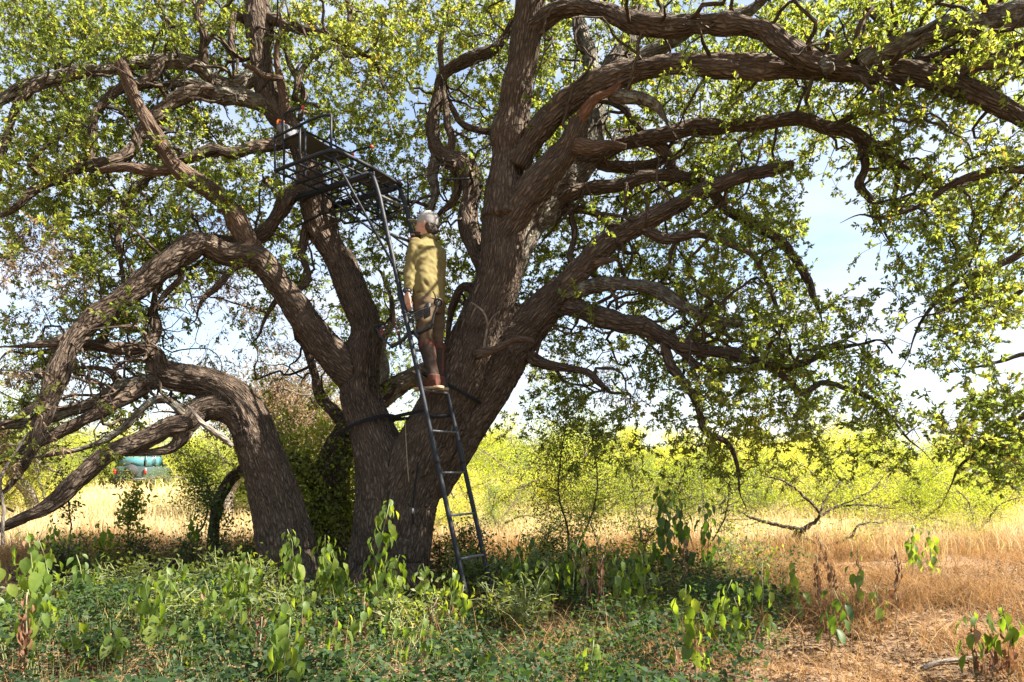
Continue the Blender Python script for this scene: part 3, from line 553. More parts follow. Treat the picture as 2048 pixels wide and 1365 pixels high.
# ------------------------------------------------------------------ side branches, twigs and leaves
DENS = [
 "78888887678887785677888889999999",
 "67888887687776676778888889999999",
 "56788888777776676777888888899999",
 "56777877566766675667777776655444",
 "67877888656777667667777775444444",
 "78877887667776667667888862455668",
 "88888888666776667668888861256778",
 "78787877677766667678888870146778",
 "56777676666676666777788871025667",
 "45666555555666666677788885213566",
 "45555333444555556677788888511554",
 "55544333333444445667788888641113",
 "44443333333333334677777776651267",
 "33332222222222222456677754453478",
 "22220000000000000122334432232267"]
assert all(len(r) == 32 for r in DENS)
def dens(px, py):
    cx_, cy_ = int(px // 64), int(py // 64)
    if py >= 960: return 0
    if px < 0 or px >= 2048 or py < 0: return 5
    return int(DENS[cy_][cx_])
def proj(q): return CX + q[0] / q[1] * F, HY - (q[2] - CH) / q[1] * F

npos = [np.asarray(q) for q, _, _ in NODES]; nrad = [r for _, r, _ in NODES]; nkey = [k for _, _, k in NODES]
SMALL = {k: [] for k in TREES}
def wiggle(p0, p1, bend, rng):
    d = np.linalg.norm(p1 - p0); n = max(3, int(d / 0.10) + 1); t = np.linspace(0, 1, n)[:, None]
    off = rng.normal(size=3) * bend * d; off[2] += 0.10 * d
    q = p0 + (p1 - p0) * t + off * (4 * t * (1 - t)) + rng.normal(size=(n, 3)) * 0.022 * np.sin(np.pi * t) ** 0.5
    return q

# gnarled side branches
rs = np.random.default_rng(31)
cand = [i for i in range(len(npos)) if 0.012 < nrad[i] < 0.11]
rs.shuffle(cand)
cand = cand[:520] + [i for i in cand[520:] if nkey[i] == 'left'][:70]
for i in cand:
    p = npos[i].copy(); key = nkey[i]
    d = nrm(rs.normal(size=3) + np.array([0, 0, 0.15])); L_ = rs.uniform(0.5, 1.5); r0 = min(nrad[i] * 0.55, 0.024) * rs.uniform(0.6, 1)
    path = [p.copy()]; nst = int(L_ / 0.09)
    for s in range(nst):
        d = nrm(d + rs.normal(size=3) * 0.42 + np.array([0, 0, -0.03])); q = path[-1] + d * 0.09
        if q[1] < 2.5: break
        x, y = proj(q)
        if dens(x, y) < 3 or q[2] < 1.6: break
        path.append(q)
    if len(path) < 4: continue
    path = np.array(path); rr = r0 * (1 - 0.75 * np.linspace(0, 1, len(path)))
    SMALL[key].append(np.c_[path, rr])
    for q, r in zip(path[2:], rr[2:]): npos.append(q); nrad.append(r); nkey.append(key)

# leaf clumps: a view direction from the photograph, at the distance of the limbs that carry them
rc = np.random.default_rng(77)
BIG = np.array([(CX + q[0] / q[1] * F, HY - (q[2] - CH) / q[1] * F, r_ / q[1] * F, q[1]) for q, r_, _ in NODES if r_ > 0.055])
basepos = np.array(npos); bpx = CX + basepos[:, 0] / basepos[:, 1] * F; bpy_ = HY - (basepos[:, 2] - CH) / basepos[:, 1] * F
clumps = []
for r_ in range(15):
    for c_ in range(32):
        n = rc.poisson(int(DENS[r_][c_]) * (2.0 if c_ < 18 else 1.45 if c_ < 26 else 1.3) * (0.8 if int(DENS[r_][c_]) < 5 else 1.0))
        for _ in range(n):
            x = (c_ + rc.random()) * 64; y = (r_ + rc.random()) * 64
            i = np.argsort((bpx - x) ** 2 + (bpy_ - y) ** 2)[rc.integers(0, 14)]
            D = basepos[i, 1] + (abs(rc.normal()) * 0.8 + 0.12 if rc.random() < 0.8 else -abs(rc.normal()) * 0.4)
            if 1700 < x: D = basepos[i, 1] + rc.normal() * 0.35
            D = max(D, 4.6)
            nb = np.hypot(BIG[:, 0] - x, BIG[:, 1] - y) < BIG[:, 2] + 26
            if nb.any() and rc.random() < 0.9: D = max(D, BIG[nb, 3].max() + 0.3 + abs(rc.normal()) * 0.5)
            if abs(x - 850) < 75 and 380 < y < 850: D = max(D, 7.5)          # nothing hangs in front of the climber
            if 560 < x < 860 and 240 < y < 480: D = max(D, 7.6)
            if 650 < x < 1150 and y > 420: D = max(D, 7.3)
            if 380 < x < 700 and y > 640: D = max(D, 7.4)
            clumps.append((P(x, y, D), x, y))
# crown outside the frame: overhead, to both sides and above the camera
def crown_ok(q):
    return ((q[0] - 0.4) / 8.6) ** 2 + ((q[1] - 6.3) / 6.2) ** 2 + ((q[2] - 4.2) / 5.2) ** 2 < 1
k = 0
while k < 480:
    q = np.array([rc.uniform(-8.5, 9.2), rc.uniform(0.5, 12.5), rc.uniform(3.2, 9.4)])
    if not crown_ok(q): continue
    x, y = proj(q)
    mg = 0.55 / max(q[1], 0.3) * F
    if q[1] < 2.2 or (-mg < x < 2048 + mg and y > -mg): continue
    clumps.append((q, x, y)); k += 1
# grow a twig to every clump from the nearest wood, nearest clumps first
def kd_of(ps):
    kd = kdtree.KDTree(len(ps))
    for i, q in enumerate(ps): kd.insert(q, i)
    kd.balance(); return kd
kd = kd_of(npos)
order = sorted(range(len(clumps)), key=lambda i: kd.find(clumps[i][0])[2])
DRY = [((60, 560), (110, 120)), ((390, 690), (75, 110)), ((590, 720), (90, 100)), ((600, 660), (80, 60)), ((110, 740), (140, 80)), ((440, 640), (60, 120)), ((80, 900), (90, 60)), ((1230, 780), (60, 60)), ((430, 440), (50, 30))]
sub_b, sub_e, sub_key, sub_dry, sub_big = [], [], [], [], []
ncl = 0
for s0 in range(0, len(order), 250):
    kd = kd_of(npos)
    for i in order[s0:s0+250]:
        q, x, y = clumps[i]; infr = -40 < x < 2090 and -30 < y < 1000
        _, j, d = kd.find(q)
        if d > (1.5 if infr else 2.6): 
            q = npos[j] + (q - npos[j]) / d * (1.2 if infr else 2.4); d = 1.2 if infr else 2.4
        key = nkey[j]; path = wiggle(npos[j].copy(), q, 0.12, rc)
        r0 = min(nrad[j] * 0.8, 0.0045 + 0.0085 * d); rr = np.linspace(r0, 0.0022, len(path))
        if d > 0.08: SMALL[key].append(np.c_[path, rr])
        for pq, r in zip(path[1:], rr[1:]): npos.append(pq); nrad.append(r); nkey.append(key)
        dry = any(((x - a[0]) / b[0]) ** 2 + ((y - a[1]) / b[1]) ** 2 < 1 for a, b in DRY) and rc.random() < 0.75
        ns = 5 if infr else 6
        T0 = nrm(path[-1] - path[-2])
        for _ in range(ns):
            st = path[-1] if rc.random() < 0.6 else path[max(0, len(path) - 2)]
            dd = nrm(rc.normal(size=3) + T0 * 0.7 + np.array([0, 0, -0.5 if dry else 0.1]))
            sub_b.append(st); sub_e.append(st + dd * rc.uniform(0.07, 0.21) * (1.0 if infr else 2.1)); sub_key.append(key); sub_dry.append(dry); sub_big.append(not infr)
        ncl += 1
sub_b = np.array(sub_b); sub_e = np.array(sub_e); sub_key = np.array(sub_key); sub_dry = np.array(sub_dry); sub_big = np.array(sub_big)
for key, T_ in TREES.items():
    parts = []
    for k, c in enumerate(SMALL[key]):
        v, f, b = tube(c, 5 if c[0, 3] > 0.008 else 4, 0, 0, k % 50, cap=False); parts.append((v, f, b))
    sel = np.where(sub_key == key)[0]
    for k in sel[~sub_big[sel]]:
        b0, e0 = sub_b[k], sub_e[k]; mid = (b0 + e0) / 2 + rc.normal(size=3) * 0.012
        v, f, b = tube(np.array([[*b0, .0024], [*mid, .0019], [*e0, .0012]]), 3, cap=False); parts.append((v, f, b))
    if parts:
        v, f, b = join(parts); tag(obj('twigs', mesh_np('twigs', v - T_.base, f, {'bark': b}, mat=M['bark']), T_.root), kind='stuff')
    for dry in (False, True):
        s = sel[sub_dry[sel] == dry]
        if not len(s): continue
        nl = np.where(sub_big[s], 9, 15 if not dry else 10); idx = np.repeat(s, nl)
        tt = RNG.beta(2.2, 1.0, len(idx))[:, None]; ax = sub_e[idx] - sub_b[idx]
        B0 = sub_b[idx] + ax * tt * 1.05
        d = nrm(ax) * 0.5 + RNG.normal(size=(len(idx), 3)) * 0.55 + np.array([0, 0, -0.35 if dry else 0.0])
        ln = RNG.uniform(0.030, 0.055, len(idx)) * np.where(sub_big[idx], 2.0, 1.0)
        v, f = leaves(B0, d, ln, 0.46 if not dry else 0.3, 0.7)
        cl = (vnoise(B0 * 1.3, 9) * 0.28 + 0.45)
        rnd = np.clip(cl + RNG.normal(size=len(idx)) * 0.17, 0, 0.90); brown = RNG.random(len(idx)) < 0.035; rnd[brown] = RNG.uniform(0.9, 1, brown.sum())
        tag(obj('dry_foliage' if dry else 'foliage', mesh_np('foliage', v - T_.base, f, {'rnd': np.repeat(rnd, 4)}, smooth=False, mat=M['leaf_dry' if dry else 'leaf']), T_.root), kind='stuff')

# ------------------------------------------------------------------ ladder stand
UA = np.array([0.565, 0.825, 0.0]); VA = np.array([-0.825, 0.565, 0.0]); ZA = np.array([0, 0, 1.0])
FOOT = np.array([-0.356, 5.78, 0.0]); SL = 0.285; LW = 0.363; PZ = 4.0
def st(u, v, z): return FOOT + UA * u + VA * v + ZA * z
def rail_pt(u, z): return st(u, SL * z, z)
stand = thing('ladder_stand', 'tall dark steel ladder stand with railed platform strapped to the forked oak', 'tree stand', tuple(FOOT))
def spart(name, parts, mat, parent=stand, smooth=True, origin=None):
    v, f, _ = join(parts); org = FOOT if origin is None else origin
    return obj(name, mesh_np(name, v - org, f, mat=mat, smooth=smooth), parent)
V0 = SL * PZ
for u in (0.0, LW):
    pts = [rail_pt(u, -0.03), rail_pt(u, 1.0), rail_pt(u, 2.0), rail_pt(u, 3.0), rail_pt(u, 3.62), rail_pt(u, 3.75) + VA * 0.0, st(u, V0 - 0.005, 3.92), st(u, V0 + 0.035, 3.985), st(u, V0 + 0.10, PZ), st(u, V0 + 0.5, PZ), st(u, V0 + 1.12, PZ)]
    rl = spart('rail', [rod(pts, 0.0215, 12, 0.04)], M['steel'])
    for zj in (1.36, 2.72):
        spart('sleeve', [rod([rail_pt(u, zj - 0.10), rail_pt(u, zj), rail_pt(u, zj + 0.10)], 0.0245, 12)], M['steel'], rl)
for k in range(11):
    z = 0.07 + 0.37 * k
    a, b = rail_pt(0, z), rail_pt(LW, z)
    ax = np.array([UA, VA, ZA])
    spart('rung', [box((a + b) / 2, (LW / 2, 0.014, 0.009), ax)], M['steel_light'], smooth=False)
for u in (0.0, LW):
    spart('side_beam', [box(st(u, V0 + 0.60, PZ), (0.019, 0.52, 0.027), np.array([UA, VA, ZA]))], M['steel'], smooth=False)
# platform frame: front bar, rounded left corner, side bar, back bar
spart('platform_frame', [rod([st(LW, V0, PZ), st(0.0, V0 - 0.02, PZ + 0.02), st(-0.42, V0 - 0.03, PZ + 0.02), st(-0.49, V0 + 0.0, PZ + 0.02), st(-0.515, V0 + 0.08, PZ + 0.02), st(-0.52, V0 + 0.4, PZ + 0.02), st(-0.52, V0 + 0.78, PZ + 0.02)], 0.018, 10),
                         bar(st(-0.52, V0 + 0.78, PZ + 0.02), st(0.85, V0 + 0.80, PZ + 0.02), 0.013)], M['steel'])
for v in (0.16, 0.32, 0.48, 0.64):
    spart('platform_slat', [bar(st(-0.515, V0 + v, PZ + 0.022), st(LW + 0.02 + (0.45 if v > 0.2 else 0), V0 + v, PZ + 0.022), 0.011, 8)], M['steel'])
for u in (-0.26, LW + 0.45):
    spart('platform_beam', [bar(st(u, V0 + (0.0 if u < 0 else 0.3), PZ - 0.012), st(u, V0 + 0.8, PZ - 0.012), 0.012, 8)], M['steel'])
spart('brace', [bar(st(-0.49, V0 + 0.03, PZ + 0.01), rail_pt(0.0, 3.06), 0.012, 8)], M['steel'])
spart('brace', [bar(st(LW + 0.44, V0 + 0.32, PZ - 0.01), rail_pt(LW, 3.10), 0.009, 8)], M['steel'])
spart('brace', [bar(st(0.0, V0 + 0.75, PZ - 0.02), rail_pt(0.0, 3.3), 0.010, 8)], M['steel'])
spart('brace', [bar(st(LW, V0 + 0.75, PZ - 0.02), rail_pt(LW, 3.3), 0.010, 8)], M['steel'])
spart('tree_bracket', [bar(st(0.0, V0 + 1.1, PZ - 0.01), st(LW, V0 + 1.1, PZ - 0.01), 0.014), bar(st(0.06, V0 + 0.8, PZ - 0.2), st(0.06, V0 + 1.2, PZ - 0.25), 0.011), bar(st(0.3, V0 + 0.8, PZ - 0.2), st(0.3, V0 + 1.2, PZ - 0.25), 0.011), bar(st(0.0, V0 + 0.8, PZ - 0.2), st(LW, V0 + 0.8, PZ - 0.2), 0.011),
                       bar(st(0.06, V0 + 0.8, PZ - 0.2), st(0.06, V0 + 0.8, PZ), 0.01), bar(st(0.3, V0 + 0.8, PZ - 0.2), st(0.3, V0 + 0.8, PZ), 0.01)], M['steel'])
for u in (-0.40, -0.13, 0.12, 0.24):
    spart('platform_slat', [bar(st(u, V0 - 0.01, PZ + 0.004), st(u, V0 + 0.79, PZ + 0.004), 0.008, 8)], M['steel'])
for u, v in ((-0.50, 0.02), (-0.52, 0.42), (-0.52, 0.78), (LW + 0.44, 0.32), (LW + 0.44, 0.78)):
    spart('rail_post', [bar(st(u, V0 + v, PZ + 0.02), st(u, V0 + v, PZ + 0.34), 0.011, 8)], M['steel'])
spart('guard_rail', [rod([st(-0.50, V0 + 0.02, PZ + 0.34), st(-0.525, V0 + 0.2, PZ + 0.35), st(-0.52, V0 + 0.78, PZ + 0.34)], 0.012)], M['steel'])
for u in (0.02, LW - 0.02):
    spart('truss', [bar(st(u, V0 + 0.05, PZ - 0.30), st(u, V0 + 0.80, PZ - 0.22), 0.012, 8), bar(st(u, V0 + 0.25, PZ - 0.28), st(u, V0 + 0.45, PZ), 0.008, 8), bar(st(u, V0 + 0.45, PZ), st(u, V0 + 0.65, PZ - 0.23), 0.008, 8)], M['steel'])
# seats
def seat(u0, u1, v0, v1, z, mat):
    s = spart('seat', [loft([(st(u0 + (u1 - u0) * t, (v0 + v1) / 2, z - 0.03 * math.sin(math.pi * t)), VA * (v1 - v0) / 2, ZA * 0.006) for t in np.linspace(0, 1, 9)], 16, 4)], mat)
    for u in (u0, u1):
        spart('seat_post', [rod([st(u, v0, PZ), st(u, v0, z + 0.02)], 0.012)], M['steel'], s)
        spart('seat_post', [rod([st(u, v1, PZ), st(u, v1, z + 0.10), st(u, v1 + 0.03, z + 0.2)], 0.012)], M['steel'], s)
    spart('seat_frame', [rod([st(u0 - 0.0, v0, z), st(u0, v1, z)], 0.013), rod([st(u1, v0, z), st(u1, v1, z)], 0.013), rod([st(u0, v0, z), st(u1, v0, z)], 0.011), rod([st(u0, v1, z), st(u1, v1, z)], 0.011)], M['steel'], s)
    spart('armrest', [rod([st(u0, v1, z), st(u0 - 0.01, v1, z + 0.20), st(u0 - 0.01, v1 - 0.06, z + 0.25), st(u0 - 0.01, v0 + 0.02, z + 0.23)], 0.011)], M['steel'], s)
    spart('end_cap', [ball(st(u0 - 0.01, v0 + 0.02, z + 0.23), 0.017, 10)], M['red'], s)
    spart('end_cap', [ball(st(u1, v0, z), 0.017, 10)], M['red'], s)
    return s
seat(-0.30, 0.30, V0 + 0.62, V0 + 0.94, 4.44, M['mesh_fabric'])
seat(0.40, 0.78, V0 + 0.42, V0 + 0.74, 4.28, M['pad_brown'])
spart('backrest', [loft([(st(-0.34, V0 + 0.98, 4.58), ZA * 0.05, VA * 0.02), (st(-0.1, V0 + 0.99, 4.57), ZA * 0.06, VA * 0.022), (st(0.25, V0 + 0.99, 4.56), ZA * 0.06, VA * 0.022)], 16, 4)], M['pad_grey'])
spart('backrest_edging', [rod([st(-0.36, V0 + 0.96, 4.58), st(-0.35, V0 + 0.96, 4.62), st(-0.28, V0 + 0.965, 4.635)], 0.010)], M['orange'])
# straps
def ring_strap(name, centre, ax_dir, r, wd, mat, label, a0=0, a1=360, lead=None):
    """flat webbing wrapped round a limb, with straight leads to what it ties"""
    T = nrm(ax_dir); A = nrm(np.cross(T, [0.2, 1, 0.1])); B = np.cross(T, A)
    th = np.radians(np.linspace(a0, a1, 40)); pts = [centre + (A * math.cos(t) + B * math.sin(t)) * r for t in th]
    rings = []
    pts = np.array(pts); tg = nrm(np.gradient(pts, axis=0))
    for q, g in zip(pts, tg):
        nn = np.cross(g, T); rings.append((q, T * wd / 2, nn * 0.003))
    parts = [loft(rings, 8, 6)]
    for a, b in (lead or []):
        a, b = np.asarray(a), np.asarray(b); g = nrm(b - a); nn = nrm(np.cross(g, T)); tt = np.cross(nn, g)
        parts.append(loft([(a, tt * wd / 2, nn * 0.003), (b, tt * wd / 2, nn * 0.003)], 8, 6))
    v, f, _ = join(parts); o = obj(name, mesh_np(name, v - centre, f, mat=mat), None, tuple(centre)); return o
Lc = P(738, 852, 6.95)
s1 = ring_strap('strap', Lc, np.array([-0.33, 0.10, 0.94]), 0.285, 0.035, M['webbing'], '', 0, 360, [(P(780, 836, 6.70), rail_pt(0.0, 1.74)), (P(780, 840, 6.72), rail_pt(LW, 1.71))])
tag(s1, 'black webbing strap wrapped round the left fork and tied to ladder rails', 'strap')
Rc = P(905, 778, 6.76); Rax = P(927, 740, 6.75) - P(870, 850, 6.76)
s2 = ring_strap('strap', Rc, Rax, 0.335, 0.03, M['webbing'], '', 0, 360)
tag(s2, 'thin black strap cinched round the right fork behind the boots', 'strap')
oc = P(596, 288, 7.31); s3 = ring_strap('ratchet_strap', oc, P(580, 255, 7.34) - P(612, 320, 7.28), 0.155, 0.03, M['orange'], '')
tag(s3, 'bright orange webbing round the limb just above the seat', 'strap')
# step pegs
pg = P(915, 358, 7.1); v, f, _ = join([bar(P(888, 360, 7.05), P(945, 357, 7.0), 0.011), bar(P(884, 350, 7.06), P(890, 360, 7.05), 0.011)])
tag(obj('step_peg', mesh_np('step_peg', v - pg, f, mat=M['black']), None, tuple(pg)), 'black screw-in step peg sticking out of the curled limb', 'step peg')
# haul rope and dangling tether
r0 = rail_pt(0.16, 1.72); rp_ = [P(810, 838, 6.45), P(812, 880, 6.33), P(815, 930, 6.27), P(818, 965, 6.25)]
v, f, _ = rod(rp_, 0.0045, 6); tag(obj('rope', mesh_np('rope', v - rp_[0], f, mat=M['rope']), None, tuple(rp_[0])), 'thin tan rope hanging from the strap against the trunk', 'rope')
q0 = P(832, 960, 6.42); parts = [rod([P(836, 925, 6.30), P(831, 965, 6.27), P(826, 1010, 6.27), P(826, 1048, 6.27)], 0.009, 8)]
te = obj('tether', mesh_np('tether', join(parts)[0] - q0, join(parts)[1], mat=M['webbing']), None, tuple(q0)); tag(te, 'short black tether with metal buckle dangling on the trunk front', 'tether')
v, f, _ = box(P(826, 1022, 6.258), (0.009, 0.006, 0.025)); obj('buckle', mesh_np('buckle', v - q0, f, mat=M['chrome'], smooth=False), te)

# ------------------------------------------------------------------ the climber
Fw = VA; Lf = -UA                      # he faces the tree; his left side is towards the camera
RZ = 1.92; rung_c = rail_pt(LW / 2, RZ)
man = thing('person', 'person in olive shirt and pale cap climbing the ladder, back turned', 'person', tuple(rung_c))
O_ = rung_c
pel = np.array([-0.775, 6.37, 2.80]); che = P(857, 515, 6.43); nek = P(857, 482, 6.45)
shL = nek + Lf * 0.185 - ZA * 0.045; shR = nek - Lf * 0.185 - ZA * 0.045
elL = P(820, 548, 6.27); wrL = P(815, 583, 6.20)
grip = rail_pt(LW, 3.43); elR = (shR + grip) / 2 - ZA * 0.13 - Lf * 0.05; wrR = grip - Fw * 0.075 - ZA * 0.01
hpL = pel + Lf * 0.085 - ZA * 0.02; hpR = pel - Lf * 0.085 - ZA * 0.02
anL = rung_c + Lf * 0.085 + ZA * 0.105 - Fw * 0.06; knL = (hpL + anL) / 2 + Fw * 0.035 + ZA * 0.0
anR = rung_c - Lf * 0.055 + ZA * 0.105 - Fw * 0.0; knR = (hpR + anR) / 2 + Fw * 0.03 - Lf * 0.03
hd = P(853, 452, 6.44); fdir = nrm(np.array([-0.93, 0.30, 0.14])); fl = nrm(np.cross(ZA, fdir)); fu = np.cross(fdir, fl)
def tb(pts, step=0.03, ns=20): return tube(catmull(np.array([[*p, r] for p, r in pts]), step), ns)
def hand(wr, d, thumb_side, palm_n, curl, s=1.0):
    """palm and five fingers; d = finger direction, palm_n = the way the palm faces"""
    d = nrm(d); n = nrm(palm_n - d * np.dot(palm_n, d)); sd = nrm(np.cross(n, d)); sd = sd * np.sign(np.dot(sd, thumb_side)) 
    out = [loft([(wr - d * 0.03, sd * 0.026, n * 0.020), (wr + d * 0.01, sd * 0.030, n * 0.018), (wr + d * 0.055, sd * 0.042, n * 0.016), (wr + d * 0.095, sd * 0.041, n * 0.013)], 18)]
    for k, (off, ln) in enumerate(((0.031, 0.070), (0.011, 0.080), (-0.010, 0.074), (-0.030, 0.058))):
        b0 = wr + d * 0.085 + sd * off; a = d; pts = [(b0, 0.0095)]
        for seg in range(3):
            ang = curl * (0.6 + 0.25 * seg); a = nrm(a * math.cos(ang) + n * math.sin(ang)); b0 = b0 + a * ln * (0.45, 0.32, 0.23)[seg]; pts.append((b0, (0.0090, 0.0083, 0.0070)[seg]))
        out.append(tb(pts, 0.012, 10))
    t0 = wr + d * 0.02 + sd * 0.026; t1 = t0 + nrm(d * 0.7 + sd * 0.7 + n * 0.3) * 0.035; t2 = t1 + nrm(d * 0.9 + sd * 0.15 + n * (0.2 + curl)) * 0.032; t3 = t2 + nrm(d * 0.9 + n * (0.2 + curl)) * 0.024
    out.append(tb([(t0, 0.013), (t1, 0.0115), (t2, 0.0095), (t3, 0.0075)], 0.012, 10))
    return out
body = [loft([(pel - ZA * 0.06, Lf * 0.145, Fw * 0.10), (pel + ZA * 0.10, Lf * 0.13, Fw * 0.09), (che, Lf * 0.155, Fw * 0.10), (nek - ZA * 0.03, Lf * 0.13, Fw * 0.07), (nek, Lf * 0.06, Fw * 0.06)]),
        tb([(nek - ZA * 0.04, 0.058), (nek + ZA * 0.03 + fdir * 0.01, 0.055), (hd - ZA * 0.05 - fdir * 0.01, 0.058)]),
        loft([(hd + fu * z + fdir * o, fl * a, fdir * b) for z, o, a, b in ((-0.115, 0.055, 0.030, 0.030), (-0.095, 0.035, 0.050, 0.062), (-0.05, 0.015, 0.066, 0.088), (0.0, 0.0, 0.074, 0.098), (0.05, -0.003, 0.074, 0.098), (0.09, -0.008, 0.06, 0.08), (0.115, -0.01, 0.03, 0.04))], 26, 2.1),
        loft([(hd + fdir * 0.092 + fu * 0.022, fl * 0.008, fdir * 0.012), (hd + fdir * 0.105 - fu * 0.012, fl * 0.012, fdir * 0.016), (hd + fdir * 0.110 - fu * 0.026, fl * 0.016, fdir * 0.016), (hd + fdir * 0.094 - fu * 0.034, fl * 0.012, fdir * 0.012)], 12),
        loft([(hd + fdir * 0.088 - fu * 0.052, fl * 0.024, fdir * 0.012), (hd + fdir * 0.092 - fu * 0.060, fl * 0.022, fdir * 0.011), (hd + fdir * 0.088 - fu * 0.070, fl * 0.02, fdir * 0.011)], 12)]
for sgn in (1, -1):
    e = hd + fl * sgn * 0.076 - fdir * 0.008 - fu * 0.004
    body.append(loft([(e - fu * 0.03 + fdir * 0.004, fdir * 0.008, fl * 0.008), (e - fu * 0.005, fdir * 0.015, fl * sgn * 0.010), (e + fu * 0.02 - fdir * 0.004, fdir * 0.018, fl * 0.010), (e + fu * 0.032 - fdir * 0.006, fdir * 0.012, fl * 0.007)], 12))
body += [tb([(shL, 0.048), (elL, 0.038), (wrL, 0.027), (wrL - ZA * 0.02, 0.026)]), tb([(shR, 0.048), (elR, 0.038), (wrR, 0.027)]),
         tb([(hpL, 0.08), (knL, 0.052), (anL, 0.038)]), tb([(hpR, 0.08), (knR, 0.052), (anR, 0.038)]),
         tb([(anL, 0.035), (anL + Fw * 0.10 - ZA * 0.06, 0.028)]), tb([(anR, 0.035), (anR + Fw * 0.10 - ZA * 0.06, 0.028)])]
body += hand(wrL - ZA * 0.02, np.array([0.03, -0.02, -1.0]), Fw, -Lf, 0.32)
gdir = nrm(grip - wrR)
body += hand(wrR, Fw * 1.0 + UA * 0.25 + ZA * 0.1, Lf + ZA * 0.6, -Lf * -1.0, 0.75)
V, fs, NN = fuse(body, 0.0052, 3, 0.5)
obj('body', mesh_np('body', V - O_, fs, mat=M['skin']), man)
# shirt
sh = [loft([(pel - ZA * 0.035, Lf * 0.185, Fw * 0.135), (pel + ZA * 0.03, Lf * 0.178, Fw * 0.128), (pel + ZA * 0.15, Lf * 0.172, Fw * 0.125), (che - ZA * 0.03, Lf * 0.196, Fw * 0.135), (che + ZA * 0.06, Lf * 0.205, Fw * 0.13), (nek - ZA * 0.055, Lf * 0.185, Fw * 0.105), (nek - ZA * 0.012, Lf * 0.10, Fw * 0.08), (nek + ZA * 0.025, Lf * 0.066, Fw * 0.07)], 36),
      tb([(shL - Lf * 0.02, 0.075), (shL * 0.6 + elL * 0.4, 0.066), (elL, 0.058), (elL * 0.4 + wrL * 0.6, 0.05), (wrL + ZA * 0.02, 0.040)]),
      tb([(shR + Lf * 0.02, 0.075), (shR * 0.6 + elR * 0.4, 0.066), (elR, 0.058), (wrR * 0.8 + elR * 0.2, 0.040)])]
V, fs, NN = fuse(sh, 0.010, 5)
q = V * np.array([9, 9, 16.0]); q2 = np.stack([(V @ UA) * 16 + V[:, 2] * 9, V @ VA * 8, V[:, 2] * 14 - (V @ UA) * 6], -1)
V = V + NN * (0.010 * vnoise(q2, 51) + 0.006 * vnoise(q2 * 2.2, 52) - 0.004)[:, None]
shirt = obj('shirt', mesh_np('shirt', V - O_, fs, mat=M['shirt']), man)
obj('collar', mesh_np('collar', *(lambda a: (a[0] - O_, a[1]))(loft([(nek + ZA * 0.0, Lf * 0.078, Fw * 0.080), (nek + ZA * 0.03, Lf * 0.072, Fw * 0.074), (nek + ZA * 0.045, Lf * 0.068, Fw * 0.07)], 24)), mat=M['shirt']), shirt)
for wr, el in ((wrL, elL), (wrR, elR)):
    d = nrm(wr - el); cu = tb([(wr - d * 0.05, 0.040), (wr - d * 0.02, 0.041), (wr - d * 0.012, 0.040)])
    obj('cuff', mesh_np('cuff', cu[0] - O_, cu[1], mat=M['shirt']), shirt)
# trousers
tro = [loft([(pel + ZA * 0.10, Lf * 0.158, Fw * 0.112), (pel + ZA * 0.02, Lf * 0.170, Fw * 0.125), (pel - ZA * 0.08, Lf * 0.178, Fw * 0.13), (pel - ZA * 0.15, Lf * 0.165, Fw * 0.115)], 30)]
for hp, kn, an in ((hpL, knL, anL), (hpR, knR, anR)):
    tro.append(tb([(hp, 0.098), (hp * 0.5 + kn * 0.5, 0.084), (kn, 0.073), (kn * 0.8 + an * 0.2, 0.068), (kn * 0.7 + an * 0.3, 0.058)]))
V, fs, NN = fuse(tro, 0.010, 4)
V = V + NN * (0.009 * vnoise(V * np.array([10, 10, 20.0]), 54) + 0.005 * vnoise(V * np.array([20, 20, 34.0]), 55) - 0.003)[:, None]
tr_ = obj('trousers', mesh_np('trousers', V - O_, fs, mat=M['trouser']), man)
bl = loft([(pel + ZA * 0.035, Lf * 0.183, Fw * 0.137), (pel + ZA * 0.0, Lf * 0.186, Fw * 0.139)], 30)
